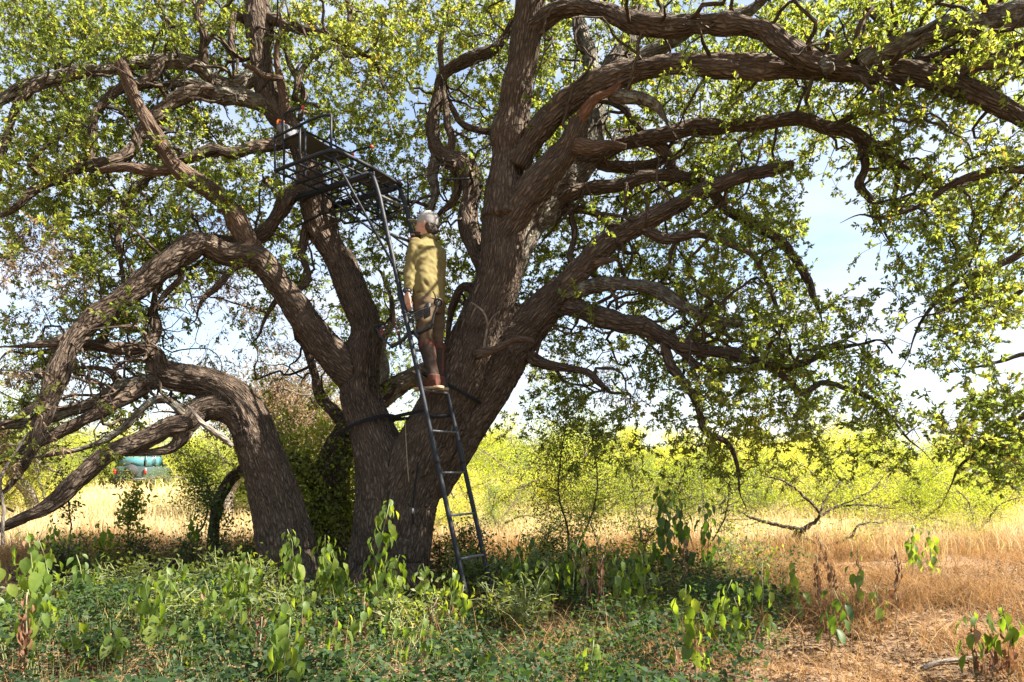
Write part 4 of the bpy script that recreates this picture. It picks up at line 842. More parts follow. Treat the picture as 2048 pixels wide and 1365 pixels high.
# tall boots
for kn, an in ((knL, anL), (knR, anR)):
    ax = nrm(kn - an); tp = an + ax * 0.36
    b = [tb([(an - ax * 0.01, 0.055), (an + ax * 0.08, 0.054), (an + ax * 0.2, 0.066), (tp - ax * 0.02, 0.074), (tp, 0.074)])]
    V, fs, NN = fuse(b, 0.008, 2); V = V + NN * (0.005 * vnoise(V * np.array([14, 14, 30.0]), 57))[:, None]
    bt = obj('boot', mesh_np('boot', V - O_, fs, mat=M['boot_cloth']), man)
    top = tb([(tp - ax * 0.065, 0.0745), (tp - ax * 0.03, 0.077), (tp + ax * 0.004, 0.078)])
    obj('boot_top', mesh_np('boot_top', top[0] - O_, top[1], mat=M['boot_leather']), bt)
    pipe = tb([(an - Fw * 0.045 + ax * 0.06, 0.016), (an - Fw * 0.055 + ax * 0.2, 0.018), (tp - Fw * 0.066 - ax * 0.05, 0.018)], 0.03, 10)
    obj('boot_piping', mesh_np('boot_piping', pipe[0] - O_, pipe[1], mat=M['boot_leather']), bt)
    z0 = RZ + 0.009; f0 = np.array([an[0], an[1], z0])
    ft = fuse([loft([(f0 - Fw * 0.055 + ZA * 0.060, Lf * 0.036, ZA * 0.050), (f0 + ZA * 0.062, Lf * 0.044, ZA * 0.056), (f0 + Fw * 0.06 + ZA * 0.052, Lf * 0.048, ZA * 0.044), (f0 + Fw * 0.13 + ZA * 0.042, Lf * 0.049, ZA * 0.032), (f0 + Fw * 0.19 + ZA * 0.036, Lf * 0.036, ZA * 0.024)], 24), tb([(f0 + ZA * 0.07, 0.054), (f0 + ZA * 0.13 - Fw * 0.0, 0.058)])], 0.007, 4)
    obj('boot_foot', mesh_np('boot_foot', ft[0] - O_, ft[1], mat=M['boot_leather']), bt)
    so_ = loft([(f0 + Fw * f + ZA * 0.013, Lf * w_, ZA * 0.013) for f, w_ in ((-0.098, 0.030), (-0.07, 0.042), (0.0, 0.044), (0.06, 0.050), (0.13, 0.052), (0.19, 0.040), (0.215, 0.022))], 16, 5)
    obj('sole', mesh_np('sole', so_[0] - O_, so_[1], mat=M['sole']), bt)
# belt with pouch and ring, watch, hair, beard, cap
d = nrm(wrL - elL); w0 = wrL + d * 0.0; v, f, _ = tb([(w0 - d * 0.014, 0.033), (w0, 0.034), (w0 + d * 0.014, 0.033)], 0.01); wt = obj('watch', mesh_np('watch', v - O_, f, mat=M['black']), man)
v, f, _ = tb([(w0 + Lf * 0.028, 0.021), (w0 + Lf * 0.044, 0.021)], 0.01); obj('watch_face', mesh_np('watch_face', v - O_, f, mat=M['black']), wt)
hr = fuse([loft([(hd + fu * z - fdir * o, fl * a, fdir * b) for z, o, a, b in ((-0.085, 0.055, 0.040, 0.026), (-0.05, 0.048, 0.066, 0.050), (-0.01, 0.034, 0.076, 0.072), (0.04, 0.02, 0.074, 0.080), (0.06, 0.02, 0.06, 0.07))], 24), ball(hd - fdir * 0.095 - fu * 0.045, (0.034, 0.034, 0.032))], 0.007, 2)
obj('hair', mesh_np('hair', hr[0] + hr[2] * (0.006 * vnoise(hr[0] * 70, 61))[:, None] - O_, hr[1], mat=M['hair']), man)
bd = fuse([loft([(hd + fu * z + fdir * o, fl * a, fdir * b) for z, o, a, b in ((-0.120, 0.060, 0.028, 0.028), (-0.10, 0.048, 0.048, 0.054), (-0.08, 0.042, 0.058, 0.062), (-0.07, 0.040, 0.058, 0.06))], 24)], 0.007, 2)
obj('beard', mesh_np('beard', bd[0] - O_, bd[1], mat=M['hair']), man)
cp = fuse([loft([(hd + fu * z - fdir * o, fl * a, fdir * b) for z, o, a, b in ((0.005, 0.012, 0.082, 0.104), (0.03, 0.010, 0.084, 0.108), (0.07, 0.010, 0.082, 0.106), (0.105, 0.012, 0.070, 0.090), (0.130, 0.014, 0.045, 0.060), (0.138, 0.014, 0.02, 0.03))], 28, 2.0),
           loft([(hd + fu * 0.030 + fdir * f + fu * 0.10 * max(0, f - 0.09) , fl * a, fu * 0.006) for f, a in ((0.07, 0.076), (0.11, 0.076), (0.155, 0.064), (0.19, 0.036))], 20, 2.4)], 0.005, 6)
cap = obj('cap', mesh_np('cap', cp[0] - O_, cp[1], mat=M['cap']), man)
v, f, _ = ball(hd + fu * 0.140 - fdir * 0.014, 0.009, 8); obj('cap_button', mesh_np('cap_button', v - O_, f, mat=M['cap']), cap)

# ------------------------------------------------------------------ compound bow clipped at his hip
BO = P(815, 640, 6.22)
bow = thing('compound_bow', 'black compound bow with quiver of arrows slung at his left hip', 'bow', tuple(BO))
def bz(x, y, dd=0.0):                      # zoomed sketch coordinates of the bow's plane
    px, py = 720 + x / 5.6875, 570 + y / 5.6875
    return P(px, py, 6.43 - (px - 753) / 124.0 * 0.36 + dd)
def bpart(name, parts, mat, par=bow): v, f, _ = join(parts); return obj(name, mesh_np(name, v - BO, f, mat=mat), par)
bpart('riser', [rod([bz(360, 705), bz(470, 640), bz(560, 560), bz(640, 545), bz(720, 520), bz(820, 470)], 0.018, 8), bar(bz(560, 560), bz(520, 430), 0.012), bar(bz(640, 545), bz(600, 410), 0.012), rod([bz(520, 430), bz(560, 395), bz(610, 405)], 0.013)], M['black'])
bpart('grip', [tb([(bz(610, 520), 0.02), (bz(650, 575), 0.024), (bz(670, 600), 0.02)])], M['black'])
for a, b in (((360, 705), (190, 490)), ((820, 470), (890, 195))):
    for dd in (-0.02, 0.02): bpart('limb', [rod([bz(*a, dd), bz((a[0] + b[0]) / 2 - 15, (a[1] + b[1]) / 2 + 10, dd), bz(*b, dd)], 0.0105, 8)], M['black'])
for c, rr in (((190, 490), 0.036), ((890, 200), 0.042)):
    n_ = nrm(P(815, 640, 1)); a_ = nrm(np.cross(n_, ZA)); b_ = np.cross(n_, a_); ctr = bz(*c)
    th = np.linspace(0, 2 * np.pi, 22); cm = bpart('cam', [rod([ctr + (a_ * math.cos(t) * 0.8 + b_ * math.sin(t)) * rr for t in th], 0.008, 6), bar(ctr - a_ * rr * 0.7, ctr + a_ * rr * 0.7, 0.005), bar(ctr - b_ * rr * 0.9, ctr + b_ * rr * 0.9, 0.005)], M['black'])
for off in (-14, 0, 16): bpart('string', [bar(bz(190, 490 + off), bz(890, 200 + off, 0.0), 0.0034, 5)], M['black'])
bpart('quiver', [loft([(bz(725, 320), (bz(760, 390) - bz(760, 250)) * 0.42, nrm(P(815, 640, 1)) * 0.035), (bz(760, 295), (bz(760, 390) - bz(760, 250)) * 0.5, nrm(P(815, 640, 1)) * 0.04), (bz(800, 275), (bz(760, 390) - bz(760, 250)) * 0.46, nrm(P(815, 640, 1)) * 0.035)], 18, 3)], M['black'])
for k in range(5):
    y = -42 + 21 * k; ar = bpart('arrow', [bar(bz(215, 545 + y, -0.03), bz(760, 300 + y, -0.03), 0.0042, 6)], M['arrow'])
    p0, p1 = bz(225, 541 + y, -0.03), bz(290, 512 + y, -0.03); bpart('fletching', [loft([(p0, ZA * 0.012, nrm(P(815, 640, 1)) * 0.001), (p1, ZA * 0.004, nrm(P(815, 640, 1)) * 0.001)], 6)], M['red'] if k % 2 else M['mesh_fabric'], ar)
bpart('stabilizer', [rod([bz(470, 640), bz(455, 700), bz(470, 730)], 0.010, 8), rod([bz(440, 560), bz(455, 640)], 0.012, 8)], M['black'])
bpart('sight', [rod([bz(400, 380), bz(395, 450), bz(420, 520)], 0.007, 8), ball(bz(435, 540), 0.014, 10)], M['red'])
bpart('hanger', [rod([bz(870, 190), bz(860, 150), bz(850, 110), bz(830, 80, 0.05)], 0.006, 6)], M['webbing'])

# ------------------------------------------------------------------ background trees
def mesq_mesh(seed, h, wd, nstem, nleaf, lsize):
    r = np.random.default_rng(seed); parts = []; tips = []
    for k in range(nstem):
        a = r.uniform(0, 6.28); d = nrm(np.array([math.cos(a) * 0.6, math.sin(a) * 0.6, 1.0])); p = np.array([math.cos(a), math.sin(a), 0]) * 0.08; p[2] = -0.15
        path = [np.array([*p, 0.055 * h / 3])]; n = 12
        for s in range(n):
            d = nrm(d + r.normal(size=3) * 0.22 + np.array([math.cos(a), math.sin(a), 0.0]) * 0.10); p = p + d * h * 0.085
            path.append(np.array([*p, 0.05 * h / 3 * (1 - 0.85 * s / n)]))
            if s > 0:
                for _ in range(3):
                    e = nrm(r.normal(size=3) + d * 0.5 + np.array([0, 0, 0.1])) * r.uniform(0.25, 0.8) * wd * 0.42; q = p + e
                    q[2] -= 0.05; m_ = (p + q) / 2 + r.normal(size=3) * 0.06
                    parts.append(tube(np.array([[*p, 0.012], [*m_, 0.009], [*q, 0.004]]), 4, cap=False)); tips += [m_, q, q, (q + m_) / 2]
        parts.append(tube(np.array(path), 7, 0.1, 0, k))
    tips = np.array(tips); idx = r.integers(0, len(tips), nleaf)
    B0 = tips[idx] + r.normal(size=(nleaf, 3)) * np.array([0.16, 0.16, 0.13]) * wd / 2.5
    B0[:, 2] = np.maximum(B0[:, 2], 0.12)
    d = r.normal(size=(nleaf, 3)) + np.array([0, 0, -0.5])
    v, f = leaves(B0, d, r.uniform(0.7, 1.3, nleaf) * lsize, 0.3, 0.4, 0.05, r)
    rnd = np.clip(0.5 + vnoise(B0 * 1.5, seed) * 0.4 + r.normal(size=nleaf) * 0.15, 0, 1)
    V, Q, B = join(parts)
    return (mesh_np('mesquite_trunk', V, Q, {'bark': B}, mat=M['bark_pale']), mesh_np('mesquite_crown', v, f, {'rnd': np.repeat(rnd, 4)}, smooth=False, mat=M['mesq']))
MQ = [mesq_mesh(s, 3.0, 2.6, n, 8500, 0.075) for s, n in ((101, 4), (102, 5), (103, 3), (104, 6))]
MQF = [mesq_mesh(s, 3.0, 3.2, 3, 3600, 0.14) for s in (111, 112, 113)]
rb = np.random.default_rng(5)
def put_mesq(x, y, s, label, group, far=False):
    tr, cr = (MQF if far else MQ)[rb.integers(0, 3 if far else 4)]
    t_ = thing('mesquite_tree', label, 'tree', (x, y, float(gz(x, y))), group, rb.uniform(0, 6.28)); t_.scale = (s * rb.uniform(0.9, 1.2), s * rb.uniform(0.9, 1.2), s)
    obj('trunk', tr, t_); tag(obj('crown', cr, t_), kind='stuff')
# a row beyond the grass on the right, seen one by one
for px, D, s in ((960, 17, 0.72), (1010, 20, 0.85), (1130, 22, 0.9), (1240, 19, 0.7), (1330, 24, 0.95), (1450, 21, 0.85), (1560, 24, 1.0), (1640, 18, 0.78), (1720, 23, 1.0), (1830, 19, 0.7), (1930, 24, 0.9), (2030, 20, 0.8), (2150, 24, 1.0), (1500, 30, 1.1), (1380, 29, 1.1), (1660, 31, 1.15), (1800, 30, 1.1), (1960, 31, 1.05), (1080, 29, 1.1), (1200, 30, 1.15), (2100, 33, 1.2), (935, 15, 0.62), (1185, 15.5, 0.62), (1300, 16.5, 0.68), (1420, 15.5, 0.6), (1545, 16, 0.66), (1690, 16.5, 0.72), (1780, 15.5, 0.6), (1885, 16.5, 0.7), (2015, 15.5, 0.66), (1090, 17, 0.7)):
    q = P(px, HY, D); s *= rb.uniform(0.8, 1.25); put_mesq(q[0], q[1], s, 'yellow-green feathery mesquite in the thicket beyond the blond grass', 'mesquites beyond the grass')
for px, D, s, lab in ((885, 13.5, 0.45, 'small mesquite bush in the grass close behind the forked trunk'), (1000, 13, 0.42, 'small mesquite bush in the grass seen through the ladder'), (1950, 12.5, 0.45, 'small mesquite bush in the grass under the low hanging oak spray'), (1830, 14, 0.5, 'small mesquite bush in the grass right of the twisted dwarf mesquite')):
    q = P(px, HY, D); put_mesq(q[0], q[1], s, lab, 'small mesquite bushes in the grass')
for px, D, s in ((500, 30, 1.2), (560, 26, 1.0), (620, 33, 1.4), (410, 36, 1.2), (200, 40, 1.3), (110, 33, 1.1), (30, 36, 1.3), (-90, 34, 1.3), (455, 40, 1.6), (350, 44, 1.5), (240, 46, 1.5), (680, 40, 1.4), (760, 36, 1.3), (850, 34, 1.2), (-40, 17, 0.8), (60, 20, 0.9), (90, 22, 0.8), (530, 23, 0.9), (560, 18, 0.85), (590, 20, 1.0), (680, 22, 1.1), (-120, 21, 1.0)):
    q = P(px, HY, D); put_mesq(q[0], q[1], s, 'pale green mesquite on the slope behind the leaning oak', 'mesquites on the slope')
for k in range(150):
    D = rb.uniform(40, 130); px = rb.uniform(-200, 2250); q = P(px, HY, D)
    if 150 < px < 430 and D < 60: continue
    put_mesq(q[0], q[1], rb.uniform(0.7, 1.8) * (1 + D / 260), 'distant yellow-green scrub tree on the far rise', 'distant scrub trees', True)

# oak saplings and shrubs with small leaves
def shrub(name, label, cat, base, h, wd, nstem, nleaf, lsize, mat, seed, group=None, stem_r=0.012, start=0.25, wr=0.5, smat='bark', droop=0.0, dense=0.09):
    r = np.random.default_rng(seed); parts = []; tips = []
    for k in range(nstem):
        a = r.uniform(0, 6.28); sp = (0.12 if nstem == 1 else 0.45); d = nrm(np.array([math.cos(a) * sp, math.sin(a) * sp, 1.0])); p = np.array([math.cos(a), math.sin(a), 0]) * 0.02 * nstem; p[2] = -0.06
        n = 16; path = []
        for s in range(n + 1):
            path.append(np.array([*p, stem_r * (1 - 0.8 * s / n) + 0.002]))
            if s / n > start:
                for _ in range(2 if nstem > 3 else 4):
                    L_ = r.uniform(0.3, 1.0) * wd * 0.5 * (1.15 - 0.75 * abs(s / n - 0.6)); e = nrm(np.array([*r.normal(size=2), r.normal() * 0.35 + 0.35 - droop])) * L_
                    q = p + e; m_ = p + e * 0.5 + r.normal(size=3) * 0.03; parts.append(tube(np.array([[*p, 0.0045], [*m_, 0.0035], [*q, 0.0018]]), 4, cap=False))
                    tips += [m_, p + e * 0.75, q]
            d = nrm(d + r.normal(size=3) * 0.14 + np.array([0, 0, 0.05])); p = p + d * h / n
        parts.append(tube(np.array(path), 7, 0.08, 0, k))
    tips = np.array(tips); idx = r.integers(0, len(tips), nleaf); B0 = tips[idx] + r.normal(size=(nleaf, 3)) * dense * (wd / 1.0) ** 0.5; B0[:, 2] = np.maximum(B0[:, 2], 0.03)
    v, f = leaves(B0, r.normal(size=(nleaf, 3)) + np.array([0, 0, 0.15 - droop]), r.uniform(0.7, 1.25, nleaf) * lsize, wr, 0.8, 0.1, r)
    rnd = np.clip(0.45 + 0.3 * vnoise(B0 * 4, seed) + r.normal(size=nleaf) * 0.16, 0, 0.92)
    t_ = thing(name, label, cat, tuple(base), group); V, Q, B = join(parts)
    obj('stem', mesh_np('stem', V, Q, {'bark': B}, mat=M[smat]), t_); tag(obj('foliage', mesh_np('foliage', v, f, {'rnd': np.repeat(rnd, 4)}, smooth=False, mat=M[mat]), t_), kind='stuff')
    return t_
def gD(px, D): x = (px - CX) / F * D; return np.array([x, D, float(gz(x, D))])
shrub('oak_sapling', 'slender twin-stemmed oak sapling standing right of the ladder', 'sapling', gD(1110, 7.9), 2.05, 1.1, 2, 5200, 0.036, 'bush', 201, None, 0.013)
shrub('oak_sapling', 'thin oak sapling in the grass beside the twin-stemmed sapling', 'sapling', gD(1210, 8.6), 1.9, 1.0, 1, 3600, 0.036, 'bush', 202, None, 0.011)
shrub('oak_sapling', 'loose sapling above the tall drooping dark plants', 'sapling', gD(1295, 9.0), 1.6, 1.0, 1, 2600, 0.036, 'bush', 203, None, 0.010)
shrub('oak_sapling', 'small bushy sapling among the grass near the twisted mesquite', 'sapling', gD(1400, 9.6), 1.6, 1.1, 2, 3400, 0.038, 'bush', 204, None, 0.011)
shrub('oak_sapling', 'round-headed young oak with kinked pale stem left of the leaning trunk', 'sapling', gD(352, 8.3), 1.6, 0.75, 1, 3000, 0.036, 'bush', 205, None, 0.014, 0.5)
shrub('oak_sapling', 'narrow upright sapling with large leaves left of the round-headed young oak', 'sapling', gD(262, 8.6), 1.0, 0.35, 1, 420, 0.075, 'bush', 206, None, 0.012, 0.45)
shrub('oak_sapling', 'skinny sapling by the drooping branch of the shaded oak', 'sapling', gD(428, 7.6), 1.15, 0.5, 1, 700, 0.045, 'cover', 207, None, 0.010)
shrub('oak_sapling', 'thin bare-legged sapling beneath the low sweeping limb', 'sapling', gD(150, 8.2), 1.2, 0.4, 1, 260, 0.05, 'cover', 208, None, 0.010, 0.5)
shrub('evergreen_bush', 'dense dark green bush growing against the shaded oak', 'bush', gD(645, 8.35), 1.75, 1.15, 7, 14000, 0.058, 'bush', 210, None, 0.014, 0.15, 0.5, dense=0.13)
for k, (px, D, h, lab) in enumerate(((1050, 8.2, 0.75, 'low leafy bush behind the ladder rungs'), (960, 7.4, 0.7, 'low loose bush between the trunk and the ladder'), (890, 7.3, 0.6, 'small bush hugging the right foot of the trunk'), (300, 7.4, 0.75, 'low bush under the round-headed young oak'), (210, 7.8, 0.7, 'sparse brown-green bush under the low sweeping limb'), (400, 7.0, 0.7, 'dark low bush left of the leaning trunk foot'), (480, 7.6, 0.65, 'leafy low bush close to the leaning trunk foot'), (1160, 7.2, 0.65, 'small bush at the foot of the twin-stemmed sapling'), (1290, 7.6, 0.7, 'low bush behind the tall drooping dark plants'), (90, 7.0, 0.6, 'dusty low bush near the fallen limb end'))):
    shrub('low_bush', lab, 'bush', gD(px, D), h * (0.72 if px < 600 else 0.9), 0.6, 4, 800, 0.040, 'cover' if k % 2 else 'bush', 220 + k, 'low bushes under the oaks', 0.007, 0.15)
for k, (px, D, s, lab) in enumerate(((1350, 16.5, 0.8, 'light green scrub bush in the field behind the tall dark clump'), (1700, 15.5, 0.9, 'light green scrub bush in the field behind the twisted dwarf mesquite'), (1990, 16.5, 0.9, 'light green scrub bush in the field below the low hanging oak spray'))):
    q = gD(px, D); shrub('scrub_bush', lab, 'bush', q, 1.3 * s, 1.2, 5, 1500, 0.05, 'mesq', 240 + k, 'scrub bushes in the field', 0.010, 0.1, smat='bark_pale')
for k, (px, D, h) in enumerate(((420, 5.9, 0.5), (520, 6.0, 0.45), (230, 5.8, 0.45), (320, 5.6, 0.5), (130, 5.5, 0.45), (960, 6.4, 0.5), (1100, 6.3, 0.5), (1190, 6.6, 0.5), (1250, 5.9, 0.42), (1020, 5.3, 0.35), (610, 5.1, 0.35), (820, 5.0, 0.35), (1480, 7.3, 0.5), (400, 5.0, 0.35))):
    shrub('leafy_weed', 'knee-high leafy green weed rising above the dark ground cover', 'plant', gD(px, D), h, 0.5, 5, 520, 0.05, 'bush', 260 + k, 'leafy weeds in the ground cover', 0.005, 0.2, 0.45, 'stem_green')
# twisted dwarf mesquite on the right
tb0 = gp(1600, 1100); tw = thing('dwarf_mesquite', 'stunted mesquite with twisted grey trunk and crooked bare branches', 'tree', tuple(tb0)); Dt = tb0[1]
def tl(name, spec, mat='bark'):
    a = np.array([[*P(x, y, Dt + dd), w_ / 2 * Dt / F * 0.62] for x, y, w_, dd in spec]); c = catmull(a, 0.05); c[:, :3] += np.random.default_rng(len(spec)).normal(size=(len(c), 3)) * 0.008
    v, f, b = tube(c, 9, 0.15, 0, int(spec[0][0]) % 40); return obj(name, mesh_np(name, v - tb0, f, {'bark': b}, mat=M[mat]), tw), c
TWN = []
for nm, spec in (('trunk', [(1597, 1115, 34, 0), (1600, 1085, 26, 0), (1592, 1070, 24, 0), (1608, 1058, 22, 0)]),
                 ('branch', [(1605, 1062, 16, 0), (1560, 1050, 12, 0.1), (1515, 1040, 10, 0.2), (1470, 1020, 7, 0.2), (1440, 1030, 4, 0.3)]),
                 ('branch', [(1608, 1058, 14, 0), (1640, 1030, 10, -0.1), (1600, 985, 8, -0.2), (1560, 960, 6, -0.3), (1520, 950, 4, -0.3)]),
                 ('branch', [(1610, 1060, 12, 0), (1660, 1020, 8, 0.2), (1720, 1010, 7, 0.3), (1790, 1018, 4, 0.4)]),
                 ('branch', [(1605, 1075, 12, 0), (1650, 1090, 9, -0.2), (1700, 1075, 8, -0.2), (1720, 1050, 6, -0.2), (1765, 1045, 4, -0.2)]),
                 ('branch', [(1640, 1025, 8, 0), (1655, 990, 6, 0.1), (1680, 960, 4, 0.2), (1650, 930, 3, 0.2)]),
                 ('branch', [(1680, 1010, 6, 0.2), (1740, 985, 5, 0.3), (1770, 950, 3, 0.4)])):
    _, c = tl(nm, spec); TWN.append(c[len(c) // 3:, :3])
TWN = np.vstack(TWN); r = np.random.default_rng(9); n = 2600; B0 = TWN[r.integers(0, len(TWN), n)] + r.normal(size=(n, 3)) * np.array([0.16, 0.2, 0.13])
v, f = leaves(B0, r.normal(size=(n, 3)), r.uniform(0.03, 0.055, n), 0.35, 0.5, 0.05, r)
tag(obj('foliage', mesh_np('foliage', v - tb0, f, {'rnd': np.repeat(np.clip(r.normal(size=n) * 0.2 + 0.6, 0, 0.9), 4)}, smooth=False, mat=M['leaf']), tw), kind='stuff')
# background oaks behind the left limbs
def back_oak(name, label, base, h, wd, seed, nclump, mat, smat, lsize):
    r = np.random.default_rng(seed); parts = []; nodes = []
    p = np.array([0, 0, -0.2]); d = np.array([0.1, 0, 1.0]); path = []
    for s in range(9):
        path.append([*p, 0.17 * (1 - 0.05 * s)]); d = nrm(d + r.normal(size=3) * 0.15); p = p + d * h * 0.05
    parts.append(tube(catmull(np.array(path), 0.08), 14, 0.12, 0, seed)); fork = p.copy()
    for k in range(9):
        a = k * 0.7 + r.uniform(-0.3, 0.3); d = nrm(np.array([math.cos(a), math.sin(a), r.uniform(0.2, 1.1)])); p = fork.copy() - d * 0.1; path = []
        for s in range(14):
            path.append([*p, 0.085 * (1 - 0.065 * s)]); nodes.append(p.copy()); d = nrm(d + r.normal(size=3) * 0.3 + np.array([0, 0, -0.03])); p = p + d * wd * 0.045
        parts.append(tube(np.array(path), 9, 0.12, 0, seed + k))
    nodes = np.array(nodes); cl = []
    for _ in range(nclump):
        q = nodes[r.integers(0, len(nodes))]; e = nrm(r.normal(size=3)) * r.uniform(0.2, 0.9); cl.append(q + e); m_ = q + e * 0.5 + r.normal(size=3) * 0.06
        parts.append(tube(np.array([[*q, 0.012], [*m_, 0.008], [*(q + e), 0.003]]), 4, cap=False))
    cl = np.array(cl); n = nclump * 42; B0 = cl[np.repeat(np.arange(nclump), 42)] + r.normal(size=(n, 3)) * 0.17
    v, f = leaves(B0, r.normal(size=(n, 3)) + np.array([0, 0, -0.3]), r.uniform(0.7, 1.3, n) * lsize, 0.4, 0.5, 0.08, r)
    rnd = np.clip(0.5 + 0.35 * vnoise(B0 * 1.2, seed) + r.normal(size=n) * 0.15, 0, 0.95); rt = thing(name, label, 'tree', tuple(base)); V, Q, B = join(parts)
    obj('trunk', mesh_np('trunk', V, Q, {'bark': B}, mat=M[smat]), rt); tag(obj('crown', mesh_np('crown', v, f, {'rnd': np.repeat(rnd, 4)}, smooth=False, mat=M[mat]), rt), kind='stuff')
back_oak('background_oak', 'pale-trunked small oak on the slope behind the low sweeping limb', gp(72, 1035), 5.0, 4.2, 301, 330, 'leaf', 'bark_pale', 0.06)
back_oak('background_oak', 'oak with dry brown foliage seen behind the bent trunk', gD(450, 16.0), 6.2, 4.8, 302, 420, 'leaf_dry', 'bark_pale', 0.075)
back_oak('background_oak', 'green oak filling the gaps behind the left canopy', gD(-150, 17.5), 8.5, 7.5, 303, 520, 'leaf', 'bark_pale', 0.08)
back_oak('background_oak', 'pale dry oak seen between the trunk forks', gD(640, 18.0), 5.2, 4.6, 304, 260, 'leaf_dry', 'bark_pale', 0.075)

# fallen wood
def log_(name, label, spec, mat):
    pts = np.array([[*gp(x, y, w_ / 2 * 0.004), w_ * 0.0014] for x, y, w_ in spec]); pts[:, 2] += pts[:, 3] * 0.4
    c = catmull(pts, 0.05); v, f, b = tube(c, 10, 0.15, 0.002, int(spec[0][0]) % 30); tag(obj(name, mesh_np(name, v - pts[0, :3], f, {'bark': b}, mat=M[mat]), None, tuple(pts[0, :3])), label, 'log' if name == 'fallen_log' else 'stick')
log_('fallen_log', 'mossy fallen log lying on the ground left of the leaning trunk', [(425, 1062, 20), (455, 1052, 22), (490, 1062, 16), (505, 1070, 8)], 'bark')
log_('fallen_stick', 'bare pale stick lying on the leaf litter by the withered plants', [(1845, 1345, 9), (1880, 1332, 11), (1930, 1328, 11), (1980, 1316, 10)], 'wood_grey')
log_('fallen_stick', 'short grey stick among the plants right of the ladder', [(1270, 1135, 10), (1300, 1142, 12), (1335, 1150, 9)], 'wood_grey')
log_('fallen_stick', 'thin pale stick in the dark ground cover right of the ladder foot', [(1290, 1162, 9), (1320, 1158, 10), (1345, 1156, 8)], 'wood_grey')
log_('fallen_log', 'weathered branch lying on the bare ground at the left', [(60, 1128, 9), (120, 1120, 10), (190, 1130, 9), (240, 1125, 5)], 'wood_grey')

# parked off-road vehicle
cb = gD(288, 35.0); car = thing('parked_vehicle', 'dark green off-road vehicle with teal windows parked on the slope', 'vehicle', tuple(cb), None, math.radians(8))
car.scale = (0.9, 0.9, 0.86)
def cpart(name, parts, mat, par=car, smooth=False): v, f, _ = join(parts); return obj(name, mesh_np(name, v, f, mat=mat, smooth=smooth), par)
cpart('body', [loft([((0, -1.9, 0.82), (0.80, 0, 0), (0, 0, 0.36)), ((0, -1.8, 0.85), (0.86, 0, 0), (0, 0, 0.40)), ((0, 0.0, 0.87), (0.87, 0, 0), (0, 0, 0.40)), ((0, 1.8, 0.82), (0.85, 0, 0), (0, 0, 0.36)), ((0, 2.0, 0.80), (0.80, 0, 0), (0, 0, 0.3))], 24, 6)], M['car_green'])
cpart('roof', [loft([((0, -1.75, 1.86), (0.78, 0, 0), (0, 0, 0.05)), ((0, -1.0, 1.9), (0.80, 0, 0), (0, 0, 0.05)), ((0, 0.5, 1.88), (0.78, 0, 0), (0, 0, 0.05))], 20, 6)], M['car_green'])
for x in (-0.76, 0.76):
    for y0, y1 in ((-1.78, -1.7), (-0.4, -0.4), (0.75, 0.45)): cpart('pillar', [bar((x, y0, 1.2), (x * 0.98, y1, 1.88), 0.05, 8)], M['car_green'])
    cpart('side_window', [box((x * 0.99, -1.05, 1.52), (0.01, 0.6, 0.27))], M['glass']); cpart('side_window', [box((x * 0.99, 0.1, 1.52), (0.01, 0.42, 0.27))], M['glass'])
    cpart('tail_lamp', [box((x * 1.02, -1.92, 0.95), (0.06, 0.03, 0.14))], M['lamp_red'])
    cpart('door_mirror', [box((x * 1.2, 0.6, 1.3), (0.1, 0.05, 0.08))], M['car_green'])
cpart('rear_window', [box((0.0, -1.76, 1.52), (0.64, 0.01, 0.26))], M['glass']); cpart('windscreen', [box((0, 0.62, 1.52), (0.68, 0.01, 0.28))], M['glass'])
cpart('bumper', [box((0, -1.98, 0.5), (0.84, 0.06, 0.1))], M['black']); sw = cpart('spare_wheel', [tube(np.array([[0.1, -2.12, 1.0, 0.34], [0.1, -2.02, 1.0, 0.36], [0.1, -1.92, 1.0, 0.34]]), 24)], M['rubber'], smooth=True)
cpart('roof_rack', [bar((x, -1.6, 1.98), (x, 0.3, 1.98), 0.025, 6) for x in (-0.6, 0.6)] + [bar((-0.6, y, 1.98), (0.6, y, 1.98), 0.02, 6) for y in (-1.5, -0.6, 0.2)], M['black'])
for x in (-0.82, 0.82):
    for y in (-1.25, 1.25):
        wh = cpart('wheel', [tube(np.array([[x - 0.13, y, 0.37, 0.36], [x, y, 0.37, 0.38], [x + 0.13, y, 0.37, 0.36]]), 24)], M['rubber'], smooth=True)
        cpart('rim', [tube(np.array([[x - 0.145, y, 0.37, 0.2], [x, y, 0.37, 0.21], [x + 0.145, y, 0.37, 0.2]]), 16)], M['chrome'], wh, True)

# ------------------------------------------------------------------ broad-leaved drooping plants: every leaf a part
def leaf_mesh(name, mat, seed, curl, wr, crinkle=0.0):
    r = np.random.default_rng(seed); n = 6; t = np.linspace(0, 1, n); wdt = np.sin(np.pi * t ** 0.72) ** 0.85 * wr * 0.5; wdt[0] = 0.03; wdt[-1] = 0.005
    ang = -curl * t; x = np.concatenate([[0], np.cumsum(np.cos(ang[1:]) / (n - 1))]); z = np.concatenate([[0], np.cumsum(np.sin(ang[1:]) / (n - 1))])
    V = []
    for k in range(n):
        wv = r.normal() * 0.03 + crinkle * r.normal()
        for s in (-1, 0, 1): V.append([x[k] + crinkle * r.normal() * 0.3, s * wdt[k], z[k] + (0.16 * abs(s) * wdt[k] * 2 + wv * s + crinkle * r.normal() * 0.5 if s else 0)])
    Q = [[k * 3 + s, k * 3 + s + 1, k * 3 + s + 4, k * 3 + s + 3] for k in range(n - 1) for s in (0, 1)]
    return mesh_np(name, np.array(V), np.array(Q), {'rnd': np.full(len(V), r.random())}, mat=mat)
